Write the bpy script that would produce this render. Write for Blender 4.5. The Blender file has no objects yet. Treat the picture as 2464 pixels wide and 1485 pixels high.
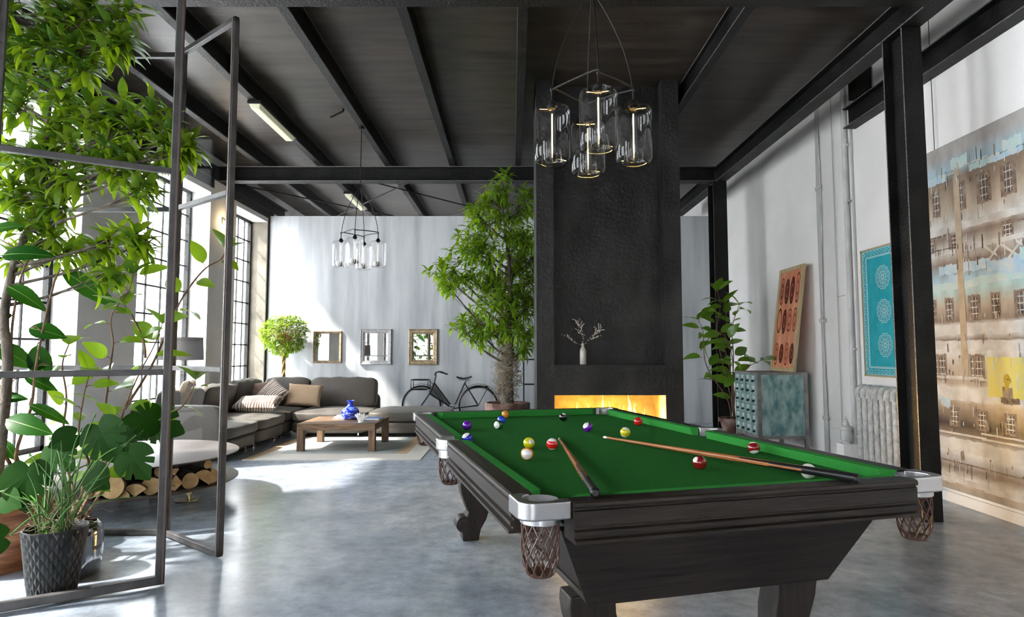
import bpy, math, random
import numpy as np
from mathutils import Vector, Matrix, Quaternion
random.seed(7)
S = bpy.context.scene
COL = S.collection
PI = math.pi
# ------------------------------------------------------------------ camera, world, sun, exposure
FPX, CXP, CYP, CAMH = 1506.0, 1232.0, 742.5, 1.25
PITCH = math.atan(104.5 / FPX)
cam = bpy.data.cameras.new('camera'); cam.sensor_width = 36; cam.lens = FPX / 2464 * 36
cam.clip_start = .05; cam.clip_end = 200
camo = bpy.data.objects.new('camera', cam); COL.objects.link(camo)
camo.location = (0, 0, CAMH); camo.rotation_euler = (PI / 2 + PITCH, 0, 0)
S.camera = camo
w = bpy.data.worlds.new('world'); S.world = w; w.use_nodes = True
bg = w.node_tree.nodes['Background']; bg.inputs[0].default_value = (.93, .965, 1.0, 1); bg.inputs[1].default_value = 10.0
sun = bpy.data.lights.new('sun', 'SUN'); sun.energy = 13.5; sun.angle = math.radians(3.2); sun.color = (1, .95, .86)
suno = bpy.data.objects.new('sun', sun); COL.objects.link(suno)
suno.rotation_euler = Vector((1, .42, -1.15)).to_track_quat('-Z', 'Y').to_euler()
suno.location = (-12, 0, 12)
S.view_settings.view_transform = 'Standard'; S.view_settings.look = 'None'
S.view_settings.gamma = 1; S.view_settings.use_curve_mapping = False
S.view_settings.exposure = 0.74

# pixel of the photo -> a point of the room (used to measure real places)
_c, _s = math.cos(PITCH), math.sin(PITCH)
def _ray(px, py):
    x = (px - CXP) / FPX; z = -(py - CYP) / FPX
    return (x, _c - z * _s, _s + z * _c)
def onz(px, py, z):
    r = _ray(px, py); t = (z - CAMH) / r[2]; return Vector((r[0] * t, r[1] * t, z))
def ony(px, py, Y):
    r = _ray(px, py); t = Y / r[1]; return Vector((r[0] * t, Y, CAMH + r[2] * t))
def onx(px, py, X):
    r = _ray(px, py); t = X / r[0]; return Vector((X, r[1] * t, CAMH + r[2] * t))

# ------------------------------------------------------------------ materials
MATS = {}
def mat(name, col, rough=.6, metal=0., col2=None, nscale=4., nstretch=(1, 1, 1), ndetail=6, lo=.35, hi=.65,
        bump=0., bscale=30., bstretch=(1, 1, 1), spec=.5, coat=0., emit=None, estr=0., island=0., transl=0.,
        rough2=None, coords='Object', sheen=0., distort=0.):
    m = bpy.data.materials.new(name); m.use_nodes = True
    nt = m.node_tree; N = nt.nodes; L = nt.links
    b = N['Principled BSDF']
    b.inputs['Base Color'].default_value = (*col, 1); b.inputs['Roughness'].default_value = rough
    b.inputs['Metallic'].default_value = metal; b.inputs['Specular IOR Level'].default_value = spec
    b.inputs['Coat Weight'].default_value = coat; b.inputs['Sheen Weight'].default_value = sheen
    tc = N.new('ShaderNodeTexCoord')
    out = None
    if col2 is not None:
        mp = N.new('ShaderNodeMapping'); mp.inputs['Scale'].default_value = nstretch
        L.new(tc.outputs[coords], mp.inputs[0])
        nz = N.new('ShaderNodeTexNoise'); nz.inputs['Scale'].default_value = nscale; nz.inputs['Detail'].default_value = ndetail
        nz.inputs['Distortion'].default_value = distort
        L.new(mp.outputs[0], nz.inputs['Vector'])
        cr = N.new('ShaderNodeValToRGB'); cr.color_ramp.elements[0].position = lo; cr.color_ramp.elements[1].position = hi
        cr.color_ramp.elements[0].color = (*col, 1); cr.color_ramp.elements[1].color = (*col2, 1)
        L.new(nz.outputs['Fac'], cr.inputs[0]); out = cr.outputs[0]
        if rough2 is not None:
            mr = N.new('ShaderNodeMapRange'); mr.inputs['From Min'].default_value = lo; mr.inputs['From Max'].default_value = hi
            mr.inputs['To Min'].default_value = rough; mr.inputs['To Max'].default_value = rough2
            L.new(nz.outputs['Fac'], mr.inputs[0]); L.new(mr.outputs[0], b.inputs['Roughness'])
    if island:
        g = N.new('ShaderNodeNewGeometry'); hs = N.new('ShaderNodeHueSaturation')
        m1 = N.new('ShaderNodeMapRange'); m1.inputs['To Min'].default_value = 1 - island; m1.inputs['To Max'].default_value = 1 + island
        L.new(g.outputs['Random Per Island'], m1.inputs[0]); L.new(m1.outputs[0], hs.inputs['Value'])
        m2 = N.new('ShaderNodeMapRange'); m2.inputs['To Min'].default_value = .5 + island * .06; m2.inputs['To Max'].default_value = .5 - island * .06
        L.new(g.outputs['Random Per Island'], m2.inputs[0]); L.new(m2.outputs[0], hs.inputs['Hue'])
        if out: L.new(out, hs.inputs['Color'])
        else: hs.inputs['Color'].default_value = (*col, 1)
        out = hs.outputs[0]
    if out: L.new(out, b.inputs['Base Color'])
    if bump:
        mp2 = N.new('ShaderNodeMapping'); mp2.inputs['Scale'].default_value = bstretch; L.new(tc.outputs[coords], mp2.inputs[0])
        n2 = N.new('ShaderNodeTexNoise'); n2.inputs['Scale'].default_value = bscale; n2.inputs['Detail'].default_value = 5
        L.new(mp2.outputs[0], n2.inputs['Vector'])
        bp = N.new('ShaderNodeBump'); bp.inputs['Strength'].default_value = bump; bp.inputs['Distance'].default_value = .02
        L.new(n2.outputs['Fac'], bp.inputs['Height']); L.new(bp.outputs[0], b.inputs['Normal'])
    if emit:
        b.inputs['Emission Color'].default_value = (*emit, 1); b.inputs['Emission Strength'].default_value = estr
    if transl:
        tr = N.new('ShaderNodeBsdfTranslucent'); mx = N.new('ShaderNodeMixShader'); mx.inputs[0].default_value = transl
        tr.inputs[0].default_value = (min(1, col[0] * 4.2), min(1, col[1] * 3.2), col[2] * .6, 1)
        o = N['Material Output']; L.new(b.outputs[0], mx.inputs[1]); L.new(tr.outputs[0], mx.inputs[2]); L.new(mx.outputs[0], o.inputs[0])
    MATS[name] = m
    return m
def glassmat(name, tint=(1, 1, 1), strength=1., refl=.0, rough=0.0):
    m = bpy.data.materials.new(name); m.use_nodes = True; nt = m.node_tree; N = nt.nodes; L = nt.links
    N.remove(N['Principled BSDF']); o = N['Material Output']
    t = N.new('ShaderNodeBsdfTransparent'); t.inputs[0].default_value = (*tint, 1)
    g = N.new('ShaderNodeBsdfGlossy'); g.inputs['Roughness'].default_value = rough
    fc = N.new('ShaderNodeLayerWeight'); fc.inputs[0].default_value = .5
    lw = N.new('ShaderNodeMath'); lw.operation = 'POWER'; lw.inputs[1].default_value = 4.0; L.new(fc.outputs['Facing'], lw.inputs[0])
    ma = N.new('ShaderNodeMath'); ma.operation = 'MULTIPLY_ADD'; ma.inputs[1].default_value = strength; ma.inputs[2].default_value = refl; ma.use_clamp = True
    mx = N.new('ShaderNodeMixShader')
    L.new(lw.outputs[0], ma.inputs[0]); L.new(ma.outputs[0], mx.inputs[0]); L.new(t.outputs[0], mx.inputs[1]); L.new(g.outputs[0], mx.inputs[2])
    L.new(mx.outputs[0], o.inputs[0]); MATS[name] = m
    return m

M_floor = mat('polished_concrete', (.115, .155, .215), .30, col2=(.44, .48, .54), nscale=1.7, ndetail=15, lo=.12, hi=.88, rough2=.14, distort=.05, bump=.02, bscale=60)
_nt = M_floor.node_tree; _b = _nt.nodes['Principled BSDF']; _src = _b.inputs['Base Color'].links[0].from_socket
_n = _nt.nodes.new('ShaderNodeTexNoise'); _n.inputs['Scale'].default_value = 7; _n.inputs['Detail'].default_value = 15; _n.inputs['Roughness'].default_value = .72
_t = _nt.nodes.new('ShaderNodeTexCoord'); _nt.links.new(_t.outputs['Object'], _n.inputs['Vector'])
_r = _nt.nodes.new('ShaderNodeMapRange'); _r.inputs['From Min'].default_value = .3; _r.inputs['From Max'].default_value = .7; _r.inputs['To Min'].default_value = .62; _r.inputs['To Max'].default_value = 1.4; _nt.links.new(_n.outputs['Fac'], _r.inputs[0])
_m = _nt.nodes.new('ShaderNodeVectorMath'); _m.operation = 'SCALE'; _nt.links.new(_src, _m.inputs[0]); _nt.links.new(_r.outputs[0], _m.inputs['Scale']); _nt.links.new(_m.outputs[0], _b.inputs['Base Color'])
M_ceil = mat('dark_board_concrete', (.015, .0115, .009), .38, col2=(.050, .040, .032), nscale=1.5, nstretch=(1, 7, 1), lo=.3, hi=.7, spec=.3, bump=.12, bscale=14, bstretch=(1, 8, 1))
M_wall = mat('white_plaster', (.82, .80, .78), .85, col2=(.87, .855, .835), nscale=2, bump=.04, bscale=90)
M_pier = mat('painted_concrete', (.50, .48, .46), .8, col2=(.66, .64, .62), nscale=1.4, lo=.3, hi=.7, bump=.08, bscale=25)
M_raw = mat('raw_concrete', (.11, .10, .078), .85, col2=(.19, .17, .135), nscale=3, bump=.3, bscale=35)
M_part = mat('grey_skim_plaster', (.25, .27, .295), .75, col2=(.52, .54, .56), nscale=1.6, nstretch=(2.4, 1, .26), lo=.26, hi=.60, ndetail=9, bump=.04, bscale=40)
M_steel = mat('black_rolled_steel', (.004, .004, .004), .45, col2=(.013, .0127, .0123), nscale=5, lo=.35, hi=.7, bump=.35, bscale=55, rough2=.58, spec=.22)
M_edge = mat('lit_steel_edge', (.03, .03, .03), .4, .2, col2=(.20, .19, .185), nscale=30, nstretch=(6, 1, 6), lo=.35, hi=.6)  # flange edges lightened: window light catching them is put into the colour
M_chim = mat('black_trowelled_plaster', (.008, .008, .008), .45, col2=(.034, .033, .032), nscale=2.2, nstretch=(1.3, 1, .7), lo=.4, hi=.68, ndetail=10, bump=.5, bscale=28, rough2=.65, spec=.3)
M_frame = mat('grey_door_steel', (.055, .054, .056), .5, .2, col2=(.095, .09, .09), nscale=9, bump=.1, bscale=80)
M_glass = glassmat('door_glass', (.985, .993, .99), .025, .0)
M_win = glassmat('window_glass', (1, 1, 1), .3, .02)
M_lamp = glassmat('lamp_glass', (.985, .985, .985), .75, .035)
M_bed = mat('green_cloth', (.018, .115, .022), .95, col2=(.028, .155, .032), nscale=260, lo=.3, hi=.7, bump=.15, bscale=500, spec=.02)
M_cush = mat('green_cushion_cloth', (.028, .20, .038), .95, col2=(.042, .27, .052), nscale=260, bump=.15, bscale=500, spec=.02)
def wood(name, a, b, st, sc=3., rough=.45, bump=.12):
    return mat(name, a, rough, col2=b, nscale=sc, nstretch=st, ndetail=9, lo=.32, hi=.68, spec=.35, bump=bump, bscale=sc * 3, bstretch=st, distort=.4)
M_dwU = wood('dark_oak_across', (.006, .0043, .0034), (.026, .018, .0135), (1.2, 14, 22))
M_dwV = wood('dark_oak_along', (.006, .0043, .0034), (.026, .018, .0135), (14, 1.2, 22))
M_dwZ = wood('dark_oak_upright', (.006, .0043, .0034), (.026, .018, .0135), (12, 12, 1.2))
M_silver = mat('satin_aluminium', (.47, .47, .48), .33, .95, bump=.02, bscale=120)
M_chrome = mat('chrome', (.78, .78, .80), .06, 1.)
M_dchrome = mat('smoked_chrome', (.42, .42, .44), .09, 1.)
M_net = mat('brown_leather_net', (.075, .035, .024), .38, coat=.15)
M_black = mat('black_satin', (.008, .008, .009), .32, spec=.3)
M_bmet = mat('black_painted_metal', (.012, .012, .013), .45, spec=.25)
M_sofa = mat('taupe_satin_fabric', (.070, .061, .051), .5, col2=(.082, .072, .061), nscale=40, bump=.35, bscale=5, sheen=.1, spec=.35)
M_tab = wood('reclaimed_oak', (.07, .04, .022), (.25, .155, .09), (1.4, 12, 12), 3.5, .55, .2)
M_rug = mat('cream_rug', (.50, .48, .44), .98, col2=(.58, .56, .52), nscale=120, bump=.4, bscale=220, spec=.1)
M_rug2 = mat('sage_rug', (.33, .355, .34), .98, col2=(.39, .41, .395), nscale=120, bump=.4, bscale=220, spec=.1)
M_rug3 = mat('tan_rug_band', (.42, .32, .20), .98, col2=(.50, .38, .25), nscale=120, bump=.4, bscale=220, spec=.1)
M_bark = mat('bark', (.055, .042, .033), .9, col2=(.17, .14, .11), nscale=14, nstretch=(1, 1, .3), bump=.6, bscale=40)
M_bark2 = mat('brown_stem', (.10, .055, .03), .8, col2=(.20, .12, .07), nscale=20)
M_vine = mat('dry_vine', (.17, .13, .09), .9, col2=(.30, .25, .17), nscale=12)
M_lf1 = mat('ficus_leaf', (.080, .160, .018), .45, island=.65, transl=.42, spec=.2, coat=.1)
M_lf2 = mat('bright_leaf', (.115, .225, .025), .5, island=.6, transl=.45, spec=.2)
M_lf3 = mat('rubber_leaf', (.075, .16, .02), .38, island=.35, transl=.35, coat=.1)
M_lf4 = mat('dark_glossy_leaf', (.014, .070, .008), .36, island=.3, transl=.12, spec=.12)
M_lf5 = mat('monstera_leaf', (.009, .040, .006), .55, island=.3, transl=.08, spec=.06)
M_stem = mat('green_stem', (.06, .18, .02), .45, island=.3)
M_gold = mat('braided_gold_stem', (.34, .20, .045), .5)
M_soil = mat('soil', (.03, .022, .016), .95, bump=.8, bscale=60)
M_terra = mat('weathered_terracotta', (.085, .035, .024), .85, col2=(.26, .18, .15), nscale=6, lo=.42, hi=.62, bump=.2, bscale=40)
M_wpot = wood('orange_brown_wood', (.10, .035, .014), (.30, .13, .06), (3, 3, 14), 2.0, .5, .15)
M_pot = mat('black_woven_pot', (.012, .013, .014), .45)
M_blue = mat('cobalt_glaze', (.004, .02, .40), .12, col2=(.22, .32, .80), nscale=22, nstretch=(1, 1, 2.2), lo=.48, hi=.66, coat=.6)
M_white = mat('white_ceramic', (.78, .78, .76), .4)
M_paper = mat('white_paper', (.72, .71, .68), .7)
M_bookb = mat('blue_book_cover', (.10, .22, .50), .4)
M_pipe = mat('grey_painted_pipe', (.42, .42, .42), .5, col2=(.62, .62, .61), nscale=9, nstretch=(1, 1, .5), bump=.1)
M_cable = mat('white_cable', (.50, .50, .50), .6)
M_rad = mat('cast_iron_radiator_paint', (.40, .41, .40), .5, col2=(.58, .585, .575), nscale=16, lo=.35, hi=.6, bump=.8, bscale=42)
M_oak = mat('pale_oak_frame', (.40, .30, .16), .6, col2=(.52, .41, .24), nscale=5, nstretch=(8, 8, 1))
M_gfr = mat('antique_gold_frame', (.25, .18, .10), .45, .3, col2=(.42, .34, .22), nscale=18, bump=.3, bscale=70)
M_sfr = mat('silver_carved_frame', (.30, .30, .31), .5, .3, col2=(.48, .48, .49), nscale=40, bump=.5, bscale=90)
M_mirror = mat('mirror', (.88, .9, .9), .01, 1.)
M_teal = mat('teal_print', (.004, .30, .36), .6, col2=(.02, .36, .42), nscale=9)
M_tline = mat('pale_print_line', (.55, .72, .72), .6)
M_shade = mat('grey_lamp_shade', (.13, .115, .105), .8, col2=(.165, .15, .14), nscale=60, nstretch=(1, 1, 8))
M_cab = mat('patina_copper_green', (.09, .22, .22), .55, col2=(.38, .52, .49), nscale=9, nstretch=(1.6, 1.6, .8), lo=.34, hi=.66, ndetail=14, bump=.15, bscale=30)
M_cabf = mat('worn_iron_frame', (.14, .135, .13), .6, col2=(.30, .27, .255), nscale=7, ndetail=9, bump=.2, bscale=40)
M_tube = mat('filament', (1, .95, .8), .5, emit=(1, .86, .55), estr=.45)
M_diff = mat('fluorescent_diffuser', (.40, .40, .27), .5, emit=(.85, .85, .60), estr=.12)
M_fire = mat('flame', (1, .6, .1), .5, emit=(1, .66, .18), estr=2.6)
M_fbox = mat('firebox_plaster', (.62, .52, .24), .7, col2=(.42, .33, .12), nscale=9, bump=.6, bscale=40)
M_sconce = mat('sconce_glow', (1, .8, .5), .5, emit=(1, .72, .36), estr=30)
M_cueA = wood('cue_ash', (.22, .075, .02), (.36, .14, .045), (1.2, 20, 20), 4, .25, .02)
M_logend = mat('split_wood', (.42, .25, .11), .8, col2=(.62, .42, .21), nscale=12, bump=.2, bscale=50)
M_logbark = mat('log_bark', (.05, .035, .028), .95, col2=(.16, .13, .11), nscale=18, bump=.9, bscale=40)
M_disc = mat('dark_steel_disc', (.085, .070, .068), .42, .0, spec=.3)
M_brass = mat('brushed_brass', (.46, .40, .24), .22, 1.)
M_zebra = None

# ------------------------------------------------------------------ mesh builder
class B:
    def __init__(s): s.v = []; s.f = []; s.m = []
    def add(s, vs, fs, mi=0):
        o = len(s.v); s.v += [tuple(v) for v in vs]; s.f += [tuple(i + o for i in f) for f in fs]; s.m += [mi] * len(fs); return s
    def box(s, a, b, mi=0):
        x0, y0, z0 = [min(a[i], b[i]) for i in range(3)]; x1, y1, z1 = [max(a[i], b[i]) for i in range(3)]
        return s.add([(x0, y0, z0), (x1, y0, z0), (x1, y1, z0), (x0, y1, z0), (x0, y0, z1), (x1, y0, z1), (x1, y1, z1), (x0, y1, z1)],
              [(0, 3, 2, 1), (4, 5, 6, 7), (0, 1, 5, 4), (1, 2, 6, 5), (2, 3, 7, 6), (3, 0, 4, 7)], mi)
    def bar(s, p, q, wd, ht, up=(0, 0, 1), mi=0):
        p = Vector(p); q = Vector(q); d = (q - p).normalized(); u = Vector(up); r = d.cross(u).normalized(); u = r.cross(d)
        vs = [pt + r * a * wd / 2 + u * b_ * ht / 2 for pt in (p, q) for a, b_ in ((-1, -1), (1, -1), (1, 1), (-1, 1))]
        return s.add(vs, [(3, 2, 1, 0), (4, 5, 6, 7), (0, 1, 5, 4), (1, 2, 6, 5), (2, 3, 7, 6), (3, 0, 4, 7)], mi)
    def tube(s, pts, r, n=8, mi=0, closed=False, caps=True):
        pts = [Vector(p) for p in pts]; k = len(pts); rs = r if isinstance(r, (list, tuple)) else [r] * k
        o = len(s.v); prev = None
        for i, p in enumerate(pts):
            a = pts[(i - 1) % k] if closed or i > 0 else p; b_ = pts[(i + 1) % k] if closed or i < k - 1 else p
            t = (b_ - a); t = t.normalized() if t.length > 1e-9 else Vector((0, 0, 1))
            if prev is None: nx = t.orthogonal().normalized()
            else:
                nx = prev - t * prev.dot(t); nx = nx.normalized() if nx.length > 1e-6 else t.orthogonal().normalized()
            prev = nx; ny = t.cross(nx)
            for j in range(n):
                an = 2 * PI * j / n; s.v.append(tuple(p + (nx * math.cos(an) + ny * math.sin(an)) * rs[i]))
        for i in range(k if closed else k - 1):
            i2 = (i + 1) % k
            for j in range(n):
                j2 = (j + 1) % n; s.f.append((o + i * n + j, o + i * n + j2, o + i2 * n + j2, o + i2 * n + j)); s.m.append(mi)
        if caps and not closed:
            s.f.append(tuple(o + j for j in range(n))[::-1]); s.m.append(mi)
            s.f.append(tuple(o + (k - 1) * n + j for j in range(n))); s.m.append(mi)
        return s
    def lathe(s, prof, n=32, c=(0, 0, 0), mi=0, ax=1.):
        o = len(s.v); k = len(prof)
        for r, z in prof:
            for j in range(n):
                a = 2 * PI * j / n; s.v.append((c[0] + max(r, 1e-5) * math.cos(a), c[1] + max(r, 1e-5) * math.sin(a) * ax, c[2] + z))
        for i in range(k - 1):
            for j in range(n):
                j2 = (j + 1) % n; s.f.append((o + i * n + j, o + i * n + j2, o + (i + 1) * n + j2, o + (i + 1) * n + j)); s.m.append(mi)
        return s
    def prism(s, poly, fn, a, b_, mi=0):
        n = len(poly); vs = [fn(p[0], p[1], a) for p in poly] + [fn(p[0], p[1], b_) for p in poly]
        fs = [tuple(range(n))[::-1], tuple(range(n, 2 * n))] + [(i, (i + 1) % n, n + (i + 1) % n, n + i) for i in range(n)]
        return s.add(vs, fs, mi)
    def xf(s, Mx):
        s.v = [tuple(Mx @ Vector(v)) for v in s.v]; return s
    def build(s, name, mats, parent=None, smooth=False, bevel=0, ang=40, seg=2, subsurf=0):
        me = bpy.data.meshes.new(name); me.from_pydata(s.v, [], s.f)
        if not isinstance(mats, (list, tuple)): mats = [mats]
        for m in mats: me.materials.append(m)
        if len(mats) > 1: me.polygons.foreach_set('material_index', s.m)
        me.validate(); me.update()
        import bmesh
        bm = bmesh.new(); bm.from_mesh(me); bmesh.ops.recalc_face_normals(bm, faces=bm.faces) if len(bm.faces) < 20000 else None; bm.to_mesh(me); bm.free()
        if smooth:
            me.polygons.foreach_set('use_smooth', [True] * len(me.polygons)); me.set_sharp_from_angle(angle=math.radians(ang))
        o = bpy.data.objects.new(name, me); COL.objects.link(o)
        if parent: o.parent = parent
        if bevel:
            md = o.modifiers.new('bevel', 'BEVEL'); md.width = bevel; md.segments = seg; md.limit_method = 'ANGLE'; md.angle_limit = math.radians(50)
            if not smooth: me.polygons.foreach_set('use_smooth', [True] * len(me.polygons)); me.set_sharp_from_angle(angle=math.radians(30)); 
        if subsurf:
            md = o.modifiers.new('sub', 'SUBSURF'); md.levels = subsurf; md.render_levels = subsurf
        return o
def tag(o, label=None, cat=None, group=None, kind=None):
    if label: o['label'] = label
    if cat: o['category'] = cat
    if group: o['group'] = group
    if kind: o['kind'] = kind
    return o
def empty(name, loc=(0, 0, 0), rz=0., label=None, cat=None, group=None, rot=None):
    o = bpy.data.objects.new(name, None); COL.objects.link(o); o.location = loc; o.empty_display_size = .1
    o.rotation_euler = rot if rot else (0, 0, rz)
    return tag(o, label, cat, group)
def kids(o): return [c for c in bpy.data.objects if c.parent == o]
def copy_tree(o, parent=None, ch=None):
    c = o.copy(); COL.objects.link(c); c.parent = parent
    for k in kids(o): copy_tree(k, c)
    return c
def smoothp(pts, n=6):
    P = [Vector(p) for p in pts]; out = []
    for i in range(len(P) - 1):
        p0 = P[max(i - 1, 0)]; p1 = P[i]; p2 = P[i + 1]; p3 = P[min(i + 2, len(P) - 1)]
        for j in range(n):
            t = j / n
            out.append(.5 * ((2 * p1) + (-p0 + p2) * t + (2 * p0 - 5 * p1 + 4 * p2 - p3) * t * t + (-p0 + 3 * p1 - 3 * p2 + p3) * t ** 3))
    out.append(P[-1]); return out
def struct(name, b, m, parent=None, **k):
    o = b.build(name, m, parent, **k)
    if not parent: o['kind'] = 'structure'
    return o

# ------------------------------------------------------------------ room shell
XL, XR, YP, ZC, ZB = -4.36, 3.68, 11.1, 4.22, 3.77
Y0, Y1 = -3.6, 14.0
struct('floor', B().box((-4.75, Y0, -.12), (XR + .25, Y1 + .2, 0)), M_floor)
struct('ceiling', B().box((-4.75, Y0, ZC), (XR + .25, Y1 + .2, ZC + .15)), M_ceil)
struct('wall_right', B().box((XR, Y0, 0), (XR + .25, Y1 + .2, ZC)), M_wall)
struct('wall_back', B().box((-4.75, Y1, 0), (XR, Y1 + .2, ZC)), M_wall)
b = B(); b.box((-4.75, Y0 - .2, 0), (XR + .25, Y0, .25)); b.box((-4.75, Y0 - .2, 3.0), (XR + .25, Y0, ZC))
for x0, x1 in ((-4.75, -.5), (.5, XR + .25)): b.box((x0, Y0 - .2, .25), (x1, Y0, 3.0))
struct('wall_front', b, M_wall)
for i, (x0, x1) in enumerate(((-.5, .5),)):  # unseen window behind the camera, added to let in fill light
    b = B(); n = 3
    for k in range(n + 1): x = x0 + (x1 - x0) * k / n; b.box((x - .015, Y0 - .11, .25), (x + .015, Y0 - .07, 3.0))
    for k in range(9): z = .25 + 2.75 * k / 8; b.box((x0, Y0 - .105, z - .012), (x1, Y0 - .075, z + .012))
    o = struct('window_%d' % (i + 8), b, M_steel); B().box((x0, Y0 - .093, .27), (x1, Y0 - .087, 2.98)).build('pane', M_win, o)
struct('wall_partition', B().box((XL + .02, YP, 0), (XR, YP + .16, 3.685)), M_part)
struct('trim_1', B().box((XL - .03, YP - .03, 0), (XL + .02, YP + .17, ZB)), M_steel)
struct('baseboard_right', B().box((XR - .02, Y0, 0), (XR, YP, .085)), M_wall, bevel=.004)
ZW0, ZW1, XW = .28, 3.56, -4.72
bays = [(-2.4, -.8), (.23, 1.88), (2.9, 3.95 + .6), (5.0, 6.27), (7.24, 8.93), (9.78, 11.03)]
bays = [(-3.13, -1.8), (-.8, .88), (1.88, 3.55), (4.56, 6.27), (7.24, 8.93), (9.78, 11.03), (11.6, 13.4)]
b = B(); prev = Y0
for a, c_ in bays + [(Y1, Y1)]:
    b.box((XW, prev, 0), (XL, a, ZB), 0); prev = c_
TOPS = [ZW1, ZW1, 3.12, ZW1, ZW1, ZW1, ZW1]  # third bay's unseen head is lowered to keep sun off the monstera
for (a, c_), zt_ in zip(bays, TOPS):
    b.box((XW, a, 0), (XL, c_, ZW0), 0); b.box((XW, a, zt_), (XL, c_, ZB), 0)
b.box((-4.75, Y0, ZB), (-4.53, Y1, ZC), 0)
struct('wall_left', b, M_pier)
struct('trim_2', B().box((XL - .355, YP - .073, ZW0), (XL - .0005, YP - .068, ZW1)), M_raw)
for i, (a, c_) in enumerate(bays):
    nm = 'window_%d' % (i + 1)
    x = -4.66; e = .035; ZW1 = TOPS[i]
    b = B()
    b.box((x - .03, a, ZW0), (x + .03, a + .05, ZW1)); b.box((x - .03, c_ - .05, ZW0), (x + .03, c_, ZW1))
    b.box((x - .03, a, ZW0), (x + .03, c_, ZW0 + .05)); b.box((x - .03, a, ZW1 - .05), (x + .03, c_, ZW1))
    nh = 9
    for k in range(1, nh): z = ZW0 + (ZW1 - ZW0) * k / nh; b.box((x - .012, a, z - .011), (x + .012, c_, z + .011))
    nv = 5
    for k in range(1, nv): y = a + (c_ - a) * k / nv; b.box((x - .010, y - .008, ZW0), (x + .010, y + .008, ZW1))
    o = struct(nm, b, M_steel)
    B().box((x - .003, a + .05, ZW0 + .05), (x + .003, c_ - .05, ZW1 - .05)).build('pane', M_win, o)
for i, (a, c_) in enumerate(bays[:6]):    # dark steel lintel over each opening
    tag(B().box((XL - .08, a - .12, 3.635), (XL + .015, c_ + .07, 3.768)).build('steel_lintel', M_steel, None, bevel=.004), 'black steel lintel over the window bay %s' %
        ['farthest out behind the camera', 'behind the camera', 'beside the camera', 'nearest in view, at the left edge', 'in the middle, left of the leaning rubber plant', 'farthest, next to the grey partition'][i], 'lintel', 'window lintels')

ZW1 = 3.56
# steel frame
def ibeam(p, q, wd, ht, up=(0, 0, 1), tf=.014, tw=.012):
    p = Vector(p); q = Vector(q); d = (q - p).normalized(); u = Vector(up)
    b = B(); off = u * (ht / 2 - tf / 2)
    b.bar(p + off, q + off, wd, tf, up); b.bar(p - off, q - off, wd, tf, up); b.bar(p, q, tw, ht - 2 * tf, up)
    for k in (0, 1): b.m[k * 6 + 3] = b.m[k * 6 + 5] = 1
    return b
zc = (ZB + 4.0) / 2
def thing1(b, name, m, label, cat, group=None, **k): return tag(b.build(name, m, None, **k), label, cat, group)
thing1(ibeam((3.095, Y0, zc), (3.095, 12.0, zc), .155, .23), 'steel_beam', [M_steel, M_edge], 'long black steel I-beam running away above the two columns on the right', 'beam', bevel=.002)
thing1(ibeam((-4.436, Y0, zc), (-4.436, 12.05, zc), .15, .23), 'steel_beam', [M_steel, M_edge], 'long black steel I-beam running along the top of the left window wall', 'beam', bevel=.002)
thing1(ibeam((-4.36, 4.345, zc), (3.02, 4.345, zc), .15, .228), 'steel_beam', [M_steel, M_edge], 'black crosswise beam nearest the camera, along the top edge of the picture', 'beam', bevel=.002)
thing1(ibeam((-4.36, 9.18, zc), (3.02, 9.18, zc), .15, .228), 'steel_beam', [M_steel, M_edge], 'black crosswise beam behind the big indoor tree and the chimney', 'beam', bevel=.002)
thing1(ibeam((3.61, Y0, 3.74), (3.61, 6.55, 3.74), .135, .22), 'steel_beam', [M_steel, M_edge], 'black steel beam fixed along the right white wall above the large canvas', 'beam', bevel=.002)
thing1(B().box((3.50, 6.2, 3.852), (3.66, 6.34, ZC)), 'steel_hanger', M_steel, 'short black steel post hanging the wall beam end from the ceiling', 'post')
JX = [-4.66 + .0, -3.716, -2.846, -1.84, -.885, .0895, 1.905]
jl = ['far left, half hidden by the tree leaves', 'second from the left window wall', 'carrying the two strip lights', 'carrying the small far chandelier', 'just left of the middle of the ceiling', 'straight ahead over the camera, left of the chimney', 'right of the chimney']
for k, x in enumerate(JX):
    if k == 0: continue
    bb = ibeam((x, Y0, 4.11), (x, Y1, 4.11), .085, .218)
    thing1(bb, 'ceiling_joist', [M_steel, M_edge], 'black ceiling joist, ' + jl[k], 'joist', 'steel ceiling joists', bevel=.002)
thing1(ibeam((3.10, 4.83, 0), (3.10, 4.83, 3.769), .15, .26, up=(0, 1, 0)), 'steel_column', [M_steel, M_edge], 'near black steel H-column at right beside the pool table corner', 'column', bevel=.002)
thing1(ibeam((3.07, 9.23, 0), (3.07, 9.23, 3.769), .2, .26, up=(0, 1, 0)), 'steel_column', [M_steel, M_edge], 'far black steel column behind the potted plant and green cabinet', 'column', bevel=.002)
rods = [((585, 447), (947, 520)), ((967, 447), (811, 520)), ((932, 447), (1125, 496)), ((1275, 455), (1105, 511))]
rl = ['left rod slanting down to the right', 'rod rising from the left to the centre', 'rod running down behind the top of the tree', 'rod rising to the chimney behind the tree top']
for k, (p, q) in enumerate(rods):
    P = onz(*p, 3.95); Q = onz(*q, 3.95); d = (Q - P) / (Q.y - P.y)
    P = P + d * (9.28 - P.y)
    if P.x < -4.42: P = P + d * ((-4.42 - P.x) / d.x)
    Q = P + d * (13.3 - P.y)
    thing1(B().tube([P, Q], .011, 8), 'bracing_rod', M_bmet, 'thin dark ceiling brace, ' + rl[k], 'rod', 'ceiling bracing rods', smooth=True)

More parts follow.
